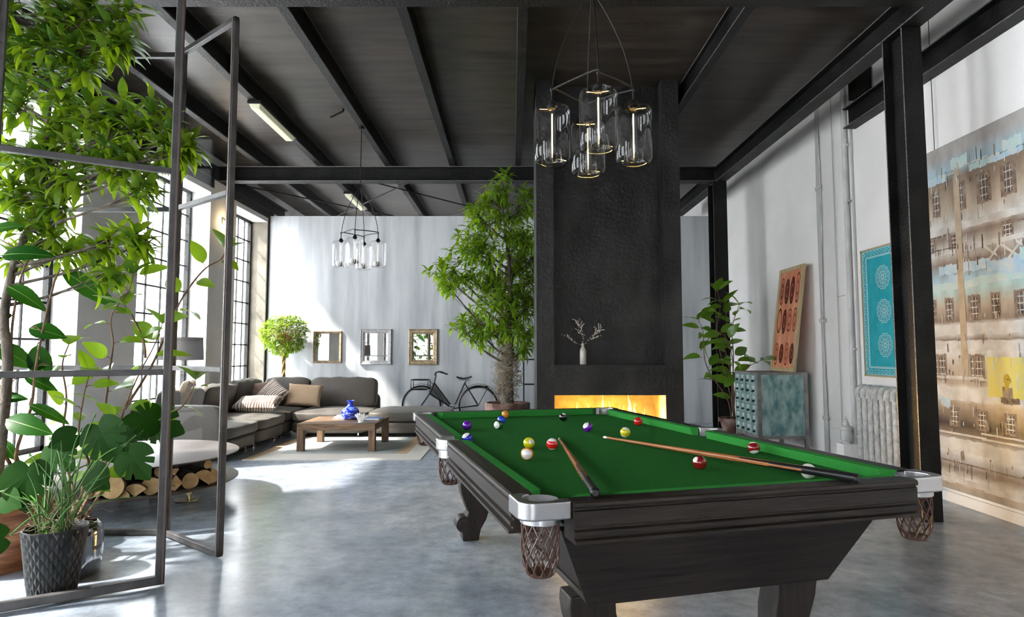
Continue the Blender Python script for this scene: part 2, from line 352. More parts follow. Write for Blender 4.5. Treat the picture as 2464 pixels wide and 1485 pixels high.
# ------------------------------------------------------------------ chimney with fireplace
YC = 6.66; cx0, cx1 = .262, 1.815; nx0, nx1 = .447, 1.628; fz0, fz1 = .30, .795; sz = 1.113
t = empty('fireplace', ((cx0 + cx1) / 2, YC, 0), 0, 'tall black plaster chimney with a shallow niche and a glowing open firebox', 'fireplace')
ox = (cx0 + cx1) / 2; dp = .75
def R(x0, x1, y0, y1, z0, z1, b, mi=0): b.box((x0 - ox, y0, z0), (x1 - ox, y1, z1), mi)
b = B(); R(cx0, nx0, 0, .17, 0, 4.219, b); R(nx1, cx1, 0, .17, 0, 4.219, b); R(nx0, nx1, 0, .17, fz1, sz, b); R(nx0, nx1, 0, .17, 0, fz0, b)
R(cx0, cx1, .17, .75, fz1, 4.219, b); R(cx0, nx0, .17, .75, 0, fz1, b); R(nx1, cx1, .17, .75, 0, fz1, b); R(nx0, nx1, .17, .75, 0, fz0, b); R(nx0, nx1, .62, .75, fz0, fz1, b)
b.build('body', M_chim, t)
b = B(); e = .004
R(nx0, nx0 + e, .012, .60, fz0, fz1, b); R(nx1 - e, nx1, .012, .60, fz0, fz1, b); R(nx0, nx1, .60, .62, fz0, fz1, b); R(nx0, nx1, .012, .6, fz1 - e, fz1, b); R(nx0, nx1, .012, .6, fz0, fz0 + e, b)
b.build('firebox_lining', M_fbox, t)
b = B(); R(nx0 + .12, nx1 - .12, .30, .46, fz0 + .004, fz0 + .07, b); b.build('burner_tray', M_black, t, bevel=.004)
rr = random.Random(3)
for k in range(26):
    x = nx0 + .16 + (nx1 - nx0 - .32) * k / 25 + rr.uniform(-.015, .015); h = rr.uniform(.16, .33) * (1.35 if k in (3, 12, 20, 21, 22) else 1); r = h * .085
    y = .37 + rr.uniform(-.04, .04); sx = rr.uniform(-.02, .02); b = B(); pts = []; rs = []
    for i in range(8):
        u = i / 7; pts.append((x - ox + sx * math.sin(u * 5) + .012 * math.sin(u * 9 + k), y, fz0 + .07 + h * u)); rs.append(r * (math.sin(PI * min(1, u * 1.0 + .12)) ** .8) * (1 - u * .75) + .0008)
    b.tube(pts, rs, 8)
    b.build('flame', M_fire, t, smooth=True)
fl = bpy.data.lights.new('fire_light', 'AREA'); fl.shape = 'RECTANGLE'; fl.size = .9; fl.size_y = .12; fl.energy = 55; fl.color = (1, .60, .16)
fo = bpy.data.objects.new('fire_light', fl); COL.objects.link(fo); fo.location = ((nx0 + nx1) / 2, YC + .33, .52); fo.rotation_euler = (-PI / 2, 0, 0)
fl2 = bpy.data.lights.new('fire_glow', 'AREA'); fl2.shape = 'RECTANGLE'; fl2.size = .9; fl2.size_y = .2; fl2.energy = .8; fl2.color = (1, .90, .50)
fo2 = bpy.data.objects.new('fire_glow', fl2); COL.objects.link(fo2); fo2.location = ((nx0 + nx1) / 2, YC + .20, .42); fo2.rotation_euler = (PI / 2 + .25, 0, 0)

# bottle with twigs on the niche sill
P = ony(1403, 878, YC + .08); P.z = sz
t = empty('bottle_vase', P, 0, 'slim grey glass bottle holding a bare budding twig on the chimney niche sill', 'vase')
B().lathe([(.0, .002), (.034, .002), (.037, .01), (.037, .14), (.033, .165), (.016, .19), (.014, .225), (.017, .23), (.012, .23), (.012, .19), (.0, .19)], 24).build('bottle', mat('smoky_bottle_glass', (.42, .39, .35), .15, coat=.5), t, smooth=True)
b = B(); bd = B(); rr = random.Random(5)
def twig(p, d, L, r, lv):
    pts = [p]; q = p
    for i in range(6):
        d = (d + Vector((rr.uniform(-.35, .35), rr.uniform(-.1, .1), rr.uniform(-.15, .2)))).normalized(); q = q + d * L / 6; pts.append(q)
        s_ = rr.choice((-1, 1)); c_ = q + Vector((s_ * .008, 0, .003)); bd.add([(c_.x + a * .006, c_.y + b_ * .006, c_.z + e_ * .008) for a, b_, e_ in ((1, 0, 0), (-1, 0, 0), (0, 1, 0), (0, -1, 0), (0, 0, 1), (0, 0, -1))], [(0, 2, 4), (2, 1, 4), (1, 3, 4), (3, 0, 4), (2, 0, 5), (1, 2, 5), (3, 1, 5), (0, 3, 5)])
        if lv and i in (1, 3, 4): twig(q, (d + Vector((s_ * .9, 0, .1))).normalized(), L * .5, r * .6, lv - 1)
    b.tube(pts, [r * (1 - .1 * i) for i in range(7)], 5)
twig(Vector((0, 0, .2)), Vector((-.05, 0, 1)), .24, .004, 2); twig(Vector((0, 0, .2)), Vector((.5, 0, 1)), .22, .0035, 2); twig(Vector((0, 0, .2)), Vector((-.9, 0, .55)), .19, .003, 1)
b.add(bd.v, bd.f, 1); b.build('twig', [M_bark, mat('pale_buds', (.5, .44, .38), .8)], t)

# ------------------------------------------------------------------ pool table
TH = math.radians(15.2)
TBL = empty('pool_table', (.409, 3.417, 0), TH, 'green cloth pool table in dark stained oak with silver pocket irons', 'pool table')
def TW(u, v, z): return Vector((.409 + u * math.cos(TH) - v * math.sin(TH), 3.417 + u * math.sin(TH) + v * math.cos(TH), z))
NU, NV, BZ, RT = .667, 1.335, .77, .812
_a, _b, _k = NU + .03, NV + .03, .085
B().prism([(-_a, -_b + _k), (-_a + _k, -_b), (_a - _k, -_b), (_a, -_b + _k), (_a, _b - _k), (_a - _k, _b), (-_a + _k, _b), (-_a, _b - _k)], lambda x, y, z: (x, y, z), BZ - .03, BZ).build('playing_bed', M_bed, TBL)
prof = [(.043, RT), (.105, RT), (.112, RT - .004), (.114, RT - .012), (.112, RT - .018), (.104, RT - .021), (.104, RT - .025), (.109, RT - .028), (.109, RT - .072), (.100, RT - .076), (.100, RT - .082), (.112, RT - .086), (.112, RT - .098), (.103, RT - .101), (.103, RT - .107), (.117, RT - .111), (.117, RT - .121), (.02, RT - .121), (.02, RT - .06), (.043, RT - .06)]
cpro = [(.0, RT - .002), (.044, RT), (.044, BZ - .01), (.014, BZ - .01), (.004, RT - .018)]
def fe(sg): return lambda d, z, a: (a, sg * (NV + d), z)
def fs(sg): return lambda d, z, a: (sg * (NU + d), a, z)
for sg in (-1, 1):
    o = B().prism(prof, fe(sg), -.627, .627).build('rail', M_dwU, TBL, smooth=True, ang=25)
    for a, c_ in ((-1.286, -.082), (.082, 1.286)): B().prism(prof, fs(sg), a, c_).build('rail', M_dwV, TBL, smooth=True, ang=25)
    # cushions with mitred ends
    def cush(fn, a0, a1, m0, m1):
        b = B(); n = len(cpro)
        vs = [fn(d, z, a0 - m0 * d) for d, z in cpro] + [fn(d, z, a1 + m1 * d) for d, z in cpro]
        b.add(vs, [tuple(range(n))[::-1], tuple(range(n, 2 * n))] + [(i, (i + 1) % n, n + (i + 1) % n, n + i) for i in range(n)]); b.build('cushion', M_cush, TBL)
    cush(fe(sg), -.575, .575, .9, .9)
    cush(fs(sg), -1.245, -.078, .9, .35); cush(fs(sg), .078, 1.245, .35, .9)
def arc(cx, cy, r, a0, a1, n): return [(cx + r * math.cos(math.radians(a0 + (a1 - a0) * i / n)), cy + r * math.sin(math.radians(a0 + (a1 - a0) * i / n))) for i in range(n + 1)]
def net(parent, c):
    b = B(); n = 11; rows = 9; zt, zb = .742, .590
    def rad(u): return .056 if u < .55 else .056 - .016 * ((u - .55) / .45) ** 2
    for j in range(n):
        for ph in (1, -1):
            pts = []
            for i in range(rows * 4 + 1):
                u = i / (rows * 4); an = 2 * PI * (j + .5 * (0) ) / n + ph * .285 * (1 - abs(((u * 4.5) % 2) - 1)) * 1.0 + 2 * PI * .5 / n * (1 if ph > 0 else 0) * 0
                r = rad(u); pts.append((c[0] + r * math.cos(an), c[1] + r * math.sin(an), zt - (zt - zb) * u))
            b.tube(pts, .0027, 6)
    b.lathe([(.0, zb - .006), (.036, zb - .006), (.042, zb), (.043, zb + .006), (.037, zb + .003), (.0, zb + .003)], 24, (c[0], c[1], 0))
    b.build('net', M_net, parent, smooth=True)
for sx in (-1, 1):
    for sy in (-1, 1):
        U, V = .704, 1.356
        outer = [(.786, 1.29)] + arc(.736, 1.380, .050, 0, 90, 10) + [(.63, 1.430), (.63, 1.40)]
        inner = arc(U, V, .055, 148, -72, 18)
        poly = [(sx * p[0], sy * p[1]) for p in outer + inner + [(.745, 1.29)]]
        o = B().prism(poly, lambda x, y, z: (x, y, z), .760, RT + .002).build('pocket_iron', M_silver, TBL, bevel=.008, seg=4)
        b = B()
        b.lathe([(.050, .761), (.062, .761), (.062, .742), (.057, .739), (.050, .739), (.050, .761)], 28, (sx * U, sy * V, 0)); b.build('pocket_ring', M_silver, o, smooth=True)
        b = B().lathe([(.0553, BZ + .038), (.0553, .755), (.050, .742)], 28, (sx * U, sy * V, 0)); b.build('pocket_liner', M_silver, o, smooth=True)
        net(o, (sx * U, sy * V))
    U = .745
    outer = [(.70, .08), (.775, .08)] + arc(.770, .0, .05, 75, -75, 8) + [(.775, -.08), (.70, -.08)]
    inner = arc(U - .02, 0, .055, -100, 100, 12)
    poly = [(sx * p[0], p[1]) for p in [(.715, .08), (.782, .08)] + arc(.750, 0, .072, 60, -60, 8) + [(.782, -.08), (.715, -.08)] + arc(.735, 0, .055, -110, 110, 12)]
    o = B().prism(poly, lambda x, y, z: (x, y, z), .760, RT + .002).build('pocket_iron', M_silver, TBL, bevel=.005, seg=3)
    b = B(); b.lathe([(.045, .761), (.060, .761), (.060, .72), (.054, .715), (.045, .715), (.045, .761)], 28, (sx * .748, 0, 0)); b.build('pocket_ring', M_silver, o, smooth=True)
    net(o, (sx * .748, 0))
# tapering body
zt, zb = .693, .400; tu, tv, bu, bv = .622, 1.308, .483, 1.178; th = .022
def quadslab(pts, n, m, nm):
    n = Vector(n).normalized() * th; b = B(); P = [Vector(p) for p in pts]; b.add(P + [p - n for p in P], [(0, 1, 2, 3), (7, 6, 5, 4)] + [(i, i + 4, (i + 1) % 4 + 4, (i + 1) % 4) for i in range(4)]); return b.build(nm, m, TBL, bevel=.002)
for sg in (-1, 1):
    quadslab([(-tu, sg * tv, zt), (tu, sg * tv, zt), (bu, sg * bv, zb), (-bu, sg * bv, zb)], (0, sg, -.5), M_dwU, 'end_panel')
    quadslab([(sg * (tu - .035), -tv + .03, zt), (sg * (tu - .035), tv - .03, zt), (sg * (bu - .025), bv - .02, zb), (sg * (bu - .025), -bv + .02, zb)], (sg, 0, -.5), M_dwV, 'side_panel')
B().box((-bu + .01, -bv + .03, zb - .002), (bu - .01, bv - .03, zb + .02)).build('bottom_board', M_dwV, TBL)
B().box((-tu + .05, -tv + .08, zt - .01), (tu - .05, tv - .08, BZ - .03)).build('slate_frame', M_black, TBL)
legp = [(-.075, .400), (-.078, .36), (-.070, .31), (-.045, .24), (-.022, .185)] + [(-.052 + .052 * math.cos(math.radians(a)), .108 + .052 * math.sin(math.radians(a))) for a in range(70, 261, 19)] + [(-.062, .05), (-.058, .0), (.05, .0), (.052, .02), (.062, .07), (.098, .13), (.118, .19), (.116, .26), (.100, .33), (.098, .400)]
for sx in (-1, 1):
    for sy in (-1, 1):
        cu, cv = -.435, 1.03
        b = B(); f = lambda x, z, a: (sx * (cu + x) * -1 * -1, sy * cv + a, z)
        b.prism([(x * 1.0, z) for x, z in legp], (lambda x, z, a: (sx * -1 * (cu + x), sy * cv + a, z)), -.055, .055)
        o = b.build('leg', M_dwZ, TBL, bevel=.006)
        for q in (-.066, .066):
            pass
        b = B(); b.tube([(sx * -1 * (cu - .052), sy * cv - .068, .108), (sx * -1 * (cu - .052), sy * cv + .068, .108)], .040, 20); b.tube([(sx * -1 * (cu - .052), sy * cv - .076, .108), (sx * -1 * (cu - .052), sy * cv + .076, .108)], .024, 18)
        b.build('scroll', M_dwZ, o, smooth=True)
# cues
def cue(P, Q, label, r0=.0065, r1=.0155):
    P = Vector(P); Q = Vector(Q); L = (Q - P).length
    o = empty('cue_stick', P, 0, label, 'cue', 'cues lying on the pool table'); o.rotation_euler = (Q - P).to_track_quat('X', 'Z').to_euler()
    def rr_(x): return r0 + (r1 - r0) * x / L
    b = B(); b.tube([(0, 0, 0), (.012, 0, 0)], [.0055, .006], 16); b.tube([(.012, 0, 0), (.035, 0, 0)], .0066, 16); b.build('tip', M_white, o, smooth=True)
    B().tube([(.035, 0, 0), (L * .62, 0, 0)], [rr_(.03), rr_(L * .62)], 20).build('shaft', M_cueA, o, smooth=True)
    b = B(); n = 24
    for k in range(n):   # splice points: ash tongues running into the black butt
        pass
    x0, x1 = L * .62, L - .02; rows = 26; nn = 24; vs = []; fs_ = []; mi = []
    for i in range(rows + 1):
        x = x0 + (x1 - x0) * i / rows
        for j in range(nn): a = 2 * PI * j / nn; vs.append((x, rr_(x) * math.cos(a), rr_(x) * math.sin(a)))
    for i in range(rows):
        for j in range(nn):
            fs_.append((i * nn + j, i * nn + (j + 1) % nn, (i + 1) * nn + (j + 1) % nn, (i + 1) * nn + j))
            ph = abs(((j + .5) / nn * 4) % 1 - .5) * 2; u = (i + .5) / rows; mi.append(0 if ph > u * 1.25 else 1)
    b.v = vs; b.f = fs_; b.m = mi; b.build('butt', [M_cueA, M_black], o, smooth=True)
    B().tube([(x1, 0, 0), (L - .006, 0, 0), (L, 0, 0)], [rr_(x1) + .0005, r1 + .0005, r1 * .6], 20).build('butt_cap', M_black, o, smooth=True)
cue(onz(1453, 1052, BZ + .007), onz(2066, 1152, RT + .017), 'long wooden cue lying across the cloth, black butt at the right of the near rail')
cue(onz(1346, 1056, BZ + .007), onz(1433, 1187, RT + .017), 'foreshortened cue pointing away, black butt over the near rail left of centre')

# balls
def colmat(n, c): return mat('ball_' + n, c, .12, coat=.5)
bc = dict(white=(.78, .77, .73), yellow=(.62, .56, .012), blue=(.02, .06, .62), red=(.60, .012, .012), purple=(.12, .006, .36), orange=(.72, .26, .03), orangef=(.75, .25, .02), green=(.008, .13, .03), maroon=(.22, .008, .008), black=(.008, .008, .009), navy=(.012, .015, .50))
bm_ = {k: colmat(k, v) for k, v in bc.items()}
def ball(px, py, col, stripe, axis, label, spot=True):
    r = .0286; P = onz(px, py, BZ + r); n, m_ = 40, 28; vs = []; fs_ = []; mi = []
    for i in range(m_ + 1):
        t_ = PI * i / m_
        for j in range(n): a = 2 * PI * j / n; vs.append((r * math.sin(t_) * math.cos(a), r * math.sin(t_) * math.sin(a), r * math.cos(t_)))
    for i in range(m_):
        for j in range(n):
            fs_.append((i * n + j, (i + 1) * n + j, (i + 1) * n + (j + 1) % n, i * n + (j + 1) % n))
            z = math.cos(PI * (i + .5) / m_)
            mi.append((1 if abs(z) > .60 else 0) if stripe else (1 if (spot and z > .915) else 0))
    b = B(); b.v = vs; b.f = fs_; b.m = mi
    o = b.build('billiard_ball', [bm_[col], bm_['white']], None, smooth=True, ang=80)
    bpy.context.view_layer.update
    o.location = P; o.rotation_euler = Vector(axis).to_track_quat('Z', 'Y').to_euler()
    return tag(o, label, 'ball', 'billiard balls on the table')
ball(1216.4, 997, 'orange', 0, (0, 1, 0), 'plain orange ball farthest back, against the far cushion', False)
ball(1206.8, 1011, 'blue', 0, (0, 1, 0), 'plain blue ball between the orange ball and the green striped ball', False)
ball(1199.5, 1022.8, 'green', 1, (-.62, -.8, .05), 'white and green striped ball touching the plain blue ball')
ball(1124, 1024, 'purple', 0, (0, 1, 0), 'plain purple ball at the far left of the cloth', False)
ball(1124.5, 1055, 'navy', 1, (-.45, -.25, .85), 'blue and white striped ball beside the left side pocket')
ball(1355.3, 1003.8, 'black', 0, (.15, -.45, .9), 'black ball with a white spot near the far rail')
ball(1414, 1028, 'purple', 1, (-.62, -.35, .62), 'purple and white striped ball right of the black ball')
ball(1504.6, 1040.5, 'yellow', 1, (.25, -.05, 1), 'yellow and white striped ball above the thin end of the long cue')
ball(1535.6, 1014.3, 'red', 0, (0, 1, 0), 'plain bright red ball against the right far cushion', False)
yb = ball(1272.8, 1066.4, 'yellow', 0, (.38, -.80, .36), 'plain yellow ball with a white number spot, behind the orange striped ball')
ball(1268.5, 1092.7, 'orangef', 1, (-.12, -1, .10), 'orange striped ball showing its white face in front of the yellow ball')
ball(1328.6, 1068.8, 'red', 1, (.02, -.10, 1), 'red and white striped ball left of the short cue tip')
ball(1683.5, 1113.5, 'maroon', 0, (-.80, -.35, .58), 'plain dark red ball below the long cue')
ball(1813.6, 1078, 'maroon', 1, (.0, -.45, -1), 'dark red and white striped ball against the right near cushion')
ball(1945, 1134, 'white', 0, (0, 1, 0), 'white cue ball behind the butt of the long cue', False)
tcu = bpy.data.curves.new('number', 'FONT'); tcu.body = '1'; tcu.size = .013; tcu.extrude = .0002; tcu.align_x = 'CENTER'; tcu.align_y = 'CENTER'
to_ = bpy.data.objects.new('number', tcu); COL.objects.link(to_); me = bpy.data.meshes.new_from_object(to_); bpy.data.objects.remove(to_)
me.materials.append(M_black); no = bpy.data.objects.new('number', me); COL.objects.link(no); no.parent = yb; no.location = (0, 0, .0288)

# ------------------------------------------------------------------ chandeliers
def chandelier(center, ztop, zr, label, cap_extra=0):
    cx_, cy_ = center; t = empty('chandelier', (cx_, cy_, 0), 0, label, 'chandelier', 'glass cylinder chandeliers')
    R_ = .224; offs = [(-R_, 0, 0), (0, -R_, .0), (R_, 0, 0), (0, R_, 0)]
    b = B(); zk = 3.27
    b.tube([(0, 0, zk), (0, 0, ztop)], .006, 8); b.lathe([(.0, ztop), (.035, ztop), (.035, ztop - .03), (.0, ztop - .035)], 20)
    b.build('suspension_cord', M_bmet, t, smooth=True)
    for k, (x, y, dz) in enumerate(offs):
        z1 = zr + .315; z0 = zr
        b = B(); pts = []
        for i in range(13):
            u = i / 12; f = 1 - (1 - math.sin((1 - u) * PI / 2)); f = math.sin((1 - u) * PI / 2) ** .9; pts.append((x * f, y * f, z1 + .04 + (zk - z1 - .04) * (1 - (1 - u)) ))
        b.tube(pts, .0042, 6); b.build('cable', M_bmet, t, smooth=True)
        # next lamp arm
        x2, y2, _ = offs[(k + 1) % 4]; za = z1 + .10
        a = Vector((x, y, 0)); c_ = Vector((x2, y2, 0)); d = (c_ - a)
        b = B(); b.tube(smoothp([(x, y, z1 + .01), (x, y, za - .02), (x + d.x * .06, y + d.y * .06, za), (x + d.x * .94, y + d.y * .94, za + .012), (x2, y2, za - .02), (x2, y2, z1 + .01)], 4), .0055, 8); b.build('arm', M_bmet, t, smooth=True)
        g = B(); r = .1
        g.lathe([(.022, z1), (.07, z1), (.090, z1 - .008), (.1, z1 - .03), (.1, z0 + .03), (.092, z0 + .008), (.075, z0), (.06, z0 + .004), (.055, z0 + .02), (.05, z0 + .07), (.048, z0 + .07), (.046, z0 + .02), (.03, z0 + .002), (.0, z0 + .0)], 40, (x, y, 0))
        go = g.build('glass_shade', M_lamp, t, smooth=True, ang=60)
        b = B().lathe([(.0, z1 + .035), (.012, z1 + .035), (.026, z1 + .014), (.030, z1 + .002), (.020, z1 - .002), (.020, z1 - .012), (.0, z1 - .012)], 24, (x, y, 0)); b.build('lamp_cap', M_bmet, go, smooth=True)
        b = B().lathe([(.0, z1 - .014), (.018, z1 - .016), (.018, z0 + .035), (.012, z0 + .012), (.0, z0 + .008)], 20, (x, y, 0)); b.build('bulb', M_lamp, go, smooth=True)
        b = B().tube([(x, y, z1 - .04), (x, y, z0 + .03)], .0045, 8); b.build('filament', M_tube, go)
    return t
chandelier((.445, 3.37), 4.21, 2.285, 'large near chandelier of four clear glass cylinders hanging over the pool table')
chandelier((-1.845, 7.5), 4.0, 2.27, 'smaller far chandelier of four glass cylinders hanging over the rug')

# strip lights
def strip(y0, y1, x, label):
    t = empty('strip_light', (x, (y0 + y1) / 2, 4.0), 0, label, 'light', 'fluorescent strip lights'); h = (y1 - y0) / 2
    B().box((-.075, -h - .01, -.035), (.075, h + .01, -.002)).build('housing', M_bmet, t)
    b = B(); b.add([(-.065, -h, -.035), (.065, -h, -.035), (.065, h, -.035), (-.065, h, -.035), (-.045, -h + .03, -.085), (.045, -h + .03, -.085), (.045, h - .03, -.085), (-.045, h - .03, -.085)], [(0, 1, 2, 3), (4, 7, 6, 5), (0, 4, 5, 1), (1, 5, 6, 2), (2, 6, 7, 3), (3, 7, 4, 0)])
    b.build('diffuser', M_diff, t, bevel=.008)
strip(6.68, 7.8, -2.82, 'pale strip light under the ceiling joist, the nearer of the two')
strip(10.6, 11.7, -2.82, 'pale strip light behind the far beam, above the partition')
# wall sconce
P = onx(537, 533, XL + .0)
t = empty('wall_spotlight', P, 0, 'small glowing wall spotlight high on the concrete pier', 'wall light')
B().box((0.001, -.04, -.04), (.03, .04, .04)).build('housing', M_silver, t, bevel=.004)
B().lathe([(.0, .0), (.022, .0), (.022, .012), (.0, .012)], 16, (.055, 0, -.01)).build('lamp', M_sconce, t)
sl = bpy.data.lights.new('sconce_light', 'POINT'); sl.energy = 4; sl.color = (1, .72, .38); sl.shadow_soft_size = .02
so = bpy.data.objects.new('sconce_light', sl); COL.objects.link(so); so.location = P + Vector((.09, 0, -.02))

A = onz(826, 262, 4.219); b = B(); b.tube([A, A - Vector((0, 0, .03))], .012, 10); b.bar(A - Vector((0, 0, .03)), A + Vector((-.16, .02, -.10)), .03, .012)
tag(b.build('ceiling_fitting', M_bmet, None), 'tiny dark angled fitting on the ceiling above the small far chandelier', 'fitting')

# ------------------------------------------------------------------ steel and glass doors
def leaf_door(P, Q, z0, z1, bars, name, label, fw=.036, dpth=.034, left=True, right=True, kind=None):
    P = Vector(P); Q = Vector(Q); L = (Q - P).length; ang = math.atan2(Q.y - P.y, Q.x - P.x)
    t = empty(name, (P.x, P.y, 0), ang, label, 'door' if 'door' in name else 'screen')
    b = B(); h = dpth / 2
    if left: b.box((0, -h, z0), (fw, h, z1))
    if right: b.box((L - fw, -h, z0), (L, h, z1))
    b.box((0, -h, z0), (L, h, z0 + fw)); b.box((0, -h, z1 - fw), (L, h, z1))
    b.build('frame', M_frame, t, bevel=.004)
    # thin raised lips
    b = B()
    for s_ in (-1, 1):
        for xa in ((.008, L - .016)):
            b.box((xa, s_ * h, z0 + .01), (xa + .008, s_ * (h + .006), z1 - .01))
    b.build('bead', mat('bead_bronze', (.16, .115, .10), .4, .3), t)
    for z in bars: B().box((fw, -.018, z - .016), (L - fw, .018, z + .016)).build('glazing_bar', M_frame, t, bevel=.003)
    zs = [z0 + fw] + sorted(bars) + [z1 - fw]
    for i in range(len(zs) - 1): B().box((fw, -.003, zs[i] + .012), (L - fw, .003, zs[i + 1] - .012)).build('glass_pane', M_glass, t)
    return t
zd = 3.40
leaf_door((-2.36, 4.345, 0), (-1.765, 3.88, 0), .012, zd, (1.14, 2.255), 'folding_door', 'open grey steel glazed door leaf standing farther back, its free edge in front of the sofa')
leaf_door((-2.565, 3.005, 0), (-1.868, 3.455, 0), .012, zd, (1.14, 2.255), 'folding_door', 'nearest grey steel glazed door leaf crossing the left edge in front of the plants', fw=.044, dpth=.042)
leaf_door((-4.34, 4.375, 0), (-2.345, 4.375, 0), .005, zd, (1.14, 2.255), 'glazed_screen', 'fixed grey steel glazed screen behind the big left plants')
b = B().box((-4.34, 4.33, zd), (-1.7, 4.41, zd + .06)); 

# ------------------------------------------------------------------ sofa
SX = -3.29; t = empty('sectional_sofa', (-3.8, 8.7, 0), 0, 'L-shaped low sectional sofa in taupe satin fabric along the window wall and partition', 'sofa')
def pillowbox(x0, x1, y0, y1, z0, z1, puff=.03, n=8, seed=0, nz=4):
    """soft cushion block: rounded superellipsoid-like box with slight wrinkles"""
    r_ = random.Random(seed); b = B(); cx_, cy_, cz_ = (x0 + x1) / 2, (y0 + y1) / 2, (z0 + z1) / 2; hx, hy, hz = (x1 - x0) / 2, (y1 - y0) / 2, (z1 - z0) / 2
    N = 14; idx = {}; vs = []
    def key(a, b_, c_): return (round(a, 5), round(b_, 5), round(c_, 5))
    fs_ = []
    def vert(a, b_, c_):
        k = key(a, b_, c_)
        if k not in idx:
            # soften
            e = 8
            n_ = (abs(a) ** e + abs(b_) ** e + abs(c_) ** e) ** (1 / e); q = 1 / max(n_, 1e-6) if n_ > 1 else 1
            X, Y_, Z = a * q, b_ * q, c_ * q
            bul = 1 + puff * (1 - a * a) * (1 - b_ * b_) / hz * (abs(c_) > .5) if True else 1
            wx = 1 + puff / hx * .5 * (1 - c_ * c_) * (1 - b_ * b_); wy = 1 + puff / hy * .5 * (1 - c_ * c_) * (1 - a * a)
            wr = .004 * math.sin(a * 9 + seed) * math.sin(b_ * 7 + seed * 2)
            idx[k] = len(vs); vs.append((cx_ + X * hx * wx, cy_ + Y_ * hy * wy, cz_ + Z * hz * bul + wr * (1 if c_ > 0 else 0)))
        return idx[k]
    g = [-1 + 2 * i / N for i in range(N + 1)]
    for ax in range(3):
        for sgn in (-1, 1):
            for i in range(N):
                for j in range(N):
                    q = []
                    for (u, v_) in ((g[i], g[j]), (g[i + 1], g[j]), (g[i + 1], g[j + 1]), (g[i], g[j + 1])):
                        c_ = [0, 0, 0]; c_[ax] = sgn; c_[(ax + 1) % 3] = u; c_[(ax + 2) % 3] = v_; q.append(vert(*c_))
                    fs_.append(tuple(q if sgn > 0 else q[::-1]))
    b.add(vs, fs_); return b
def sp(name, x0, x1, y0, y1, z0, z1, puff, seed): 
    b = pillowbox(x0, x1, y0, y1, z0, z1, puff, seed=seed); b.v = [(v[0] + 3.8, v[1] - 8.7, v[2]) for v in b.v]; return b.build(name, M_sofa, t, smooth=True, ang=60)
mods = [(XL + .03, SX, 7.28, 8.22), (XL + .03, SX, 8.24, 9.19), (XL + .03, SX, 9.21, 10.25), (-3.25, -2.15, 9.22, 10.25), (-2.13, -.93, 9.22, 10.25)]
for k, (x0, x1, y0, y1) in enumerate(mods):
    sp('base', x0, x1, y0, y1, .055, .23, .004, k); sp('seat_cushion', x0 + .003, x1 + (.03 if k < 2 else 0), y0, y1, .225, .375, .028, k + 10)
    for (lx, ly) in ((x0 + .12, y0 + .12), (x1 - .12, y0 + .12), (x1 - .12, y1 - .12), (x0 + .12, y1 - .12)):
        B().lathe([(.03, .0), (.03, .012), (.014, .02), (.014, .06), (0, .06)], 14, (lx + 3.8, ly - 8.7, 0)).build('leg', M_chrome, t, smooth=True)
b = pillowbox(XL + .03, SX + .0, 7.12, 7.28, .06, .64, .004, seed=31); b.v = [(v[0] + 3.8, v[1] - 8.7, v[2]) for v in b.v]; b.build('end_panel', M_sofa, t, smooth=True, ang=60)
sp('back_frame', XL + .005, XL + .14, 7.28, 10.40, .055, .60, .0, 33); sp('back_frame', XL + .14, -2.16, 10.25, 10.40, .055, .60, .0, 34)
def bcush(cx_, cy_, cz_, lw, lh, ld, rz, tilt, seed):
    b = pillowbox(-lw / 2, lw / 2, -ld / 2, ld / 2, -lh / 2, lh / 2, .012, seed=seed)
    # bulge towards front
    b.v = [(v[0], v[1] * (1 + .35 * (1 - min(1, abs(v[0]) / (lw / 2)) ** 2) * (1 - min(1, abs(v[2]) / (lh / 2)) ** 2)), v[2] + .006 * math.sin(v[0] * 22 + seed)) for v in b.v]
    Mx = Matrix.Translation((cx_ + 3.8, cy_ - 8.7, cz_)) @ Matrix.Rotation(rz, 4, 'Z') @ Matrix.Rotation(tilt, 4, 'X'); b.xf(Mx); return b.build('back_cushion', M_sofa, t, smooth=True, ang=60)
bcush(-2.70, 10.13, .60, 1.06, .47, .17, 0, -.18, 41); bcush(-3.60, 10.13, .60, .72, .47, .17, 0, -.18, 42)
bcush(-4.10, 9.65, .60, .90, .46, .17, -PI / 2, .2 * -1, 43); bcush(-4.10, 8.70, .58, .92, .44, .17, -PI / 2, -.2, 44); bcush(-4.10, 7.78, .58, .90, .44, .17, -PI / 2, -.2, 45)

# throw pillows
M_zebra = bpy.data.materials.new('zebra_fabric'); M_zebra.use_nodes = True
nt = M_zebra.node_tree; wv = nt.nodes.new('ShaderNodeTexWave'); wv.inputs['Scale'].default_value = 9; wv.inputs['Distortion'].default_value = 6; wv.inputs['Detail'].default_value = 2; wv.inputs['Detail Scale'].default_value = .8
tc = nt.nodes.new('ShaderNodeTexCoord'); nt.links.new(tc.outputs['Object'], wv.inputs['Vector'])
cr = nt.nodes.new('ShaderNodeValToRGB'); cr.color_ramp.elements[0].position = .42; cr.color_ramp.elements[0].color = (.16, .10, .07, 1); cr.color_ramp.elements[1].position = .52; cr.color_ramp.elements[1].color = (.52, .48, .44, 1)
nt.links.new(wv.outputs['Fac'], cr.inputs[0]); nt.links.new(cr.outputs[0], nt.nodes['Principled BSDF'].inputs['Base Color']); nt.nodes['Principled BSDF'].inputs['Roughness'].default_value = .9
M_tan = mat('tan_linen', (.34, .24, .155), .95, col2=(.40, .29, .19), nscale=90, bump=.3, bscale=200)
M_rose = mat('rose_taupe_linen', (.26, .19, .155), .95, bump=.3, bscale=180)
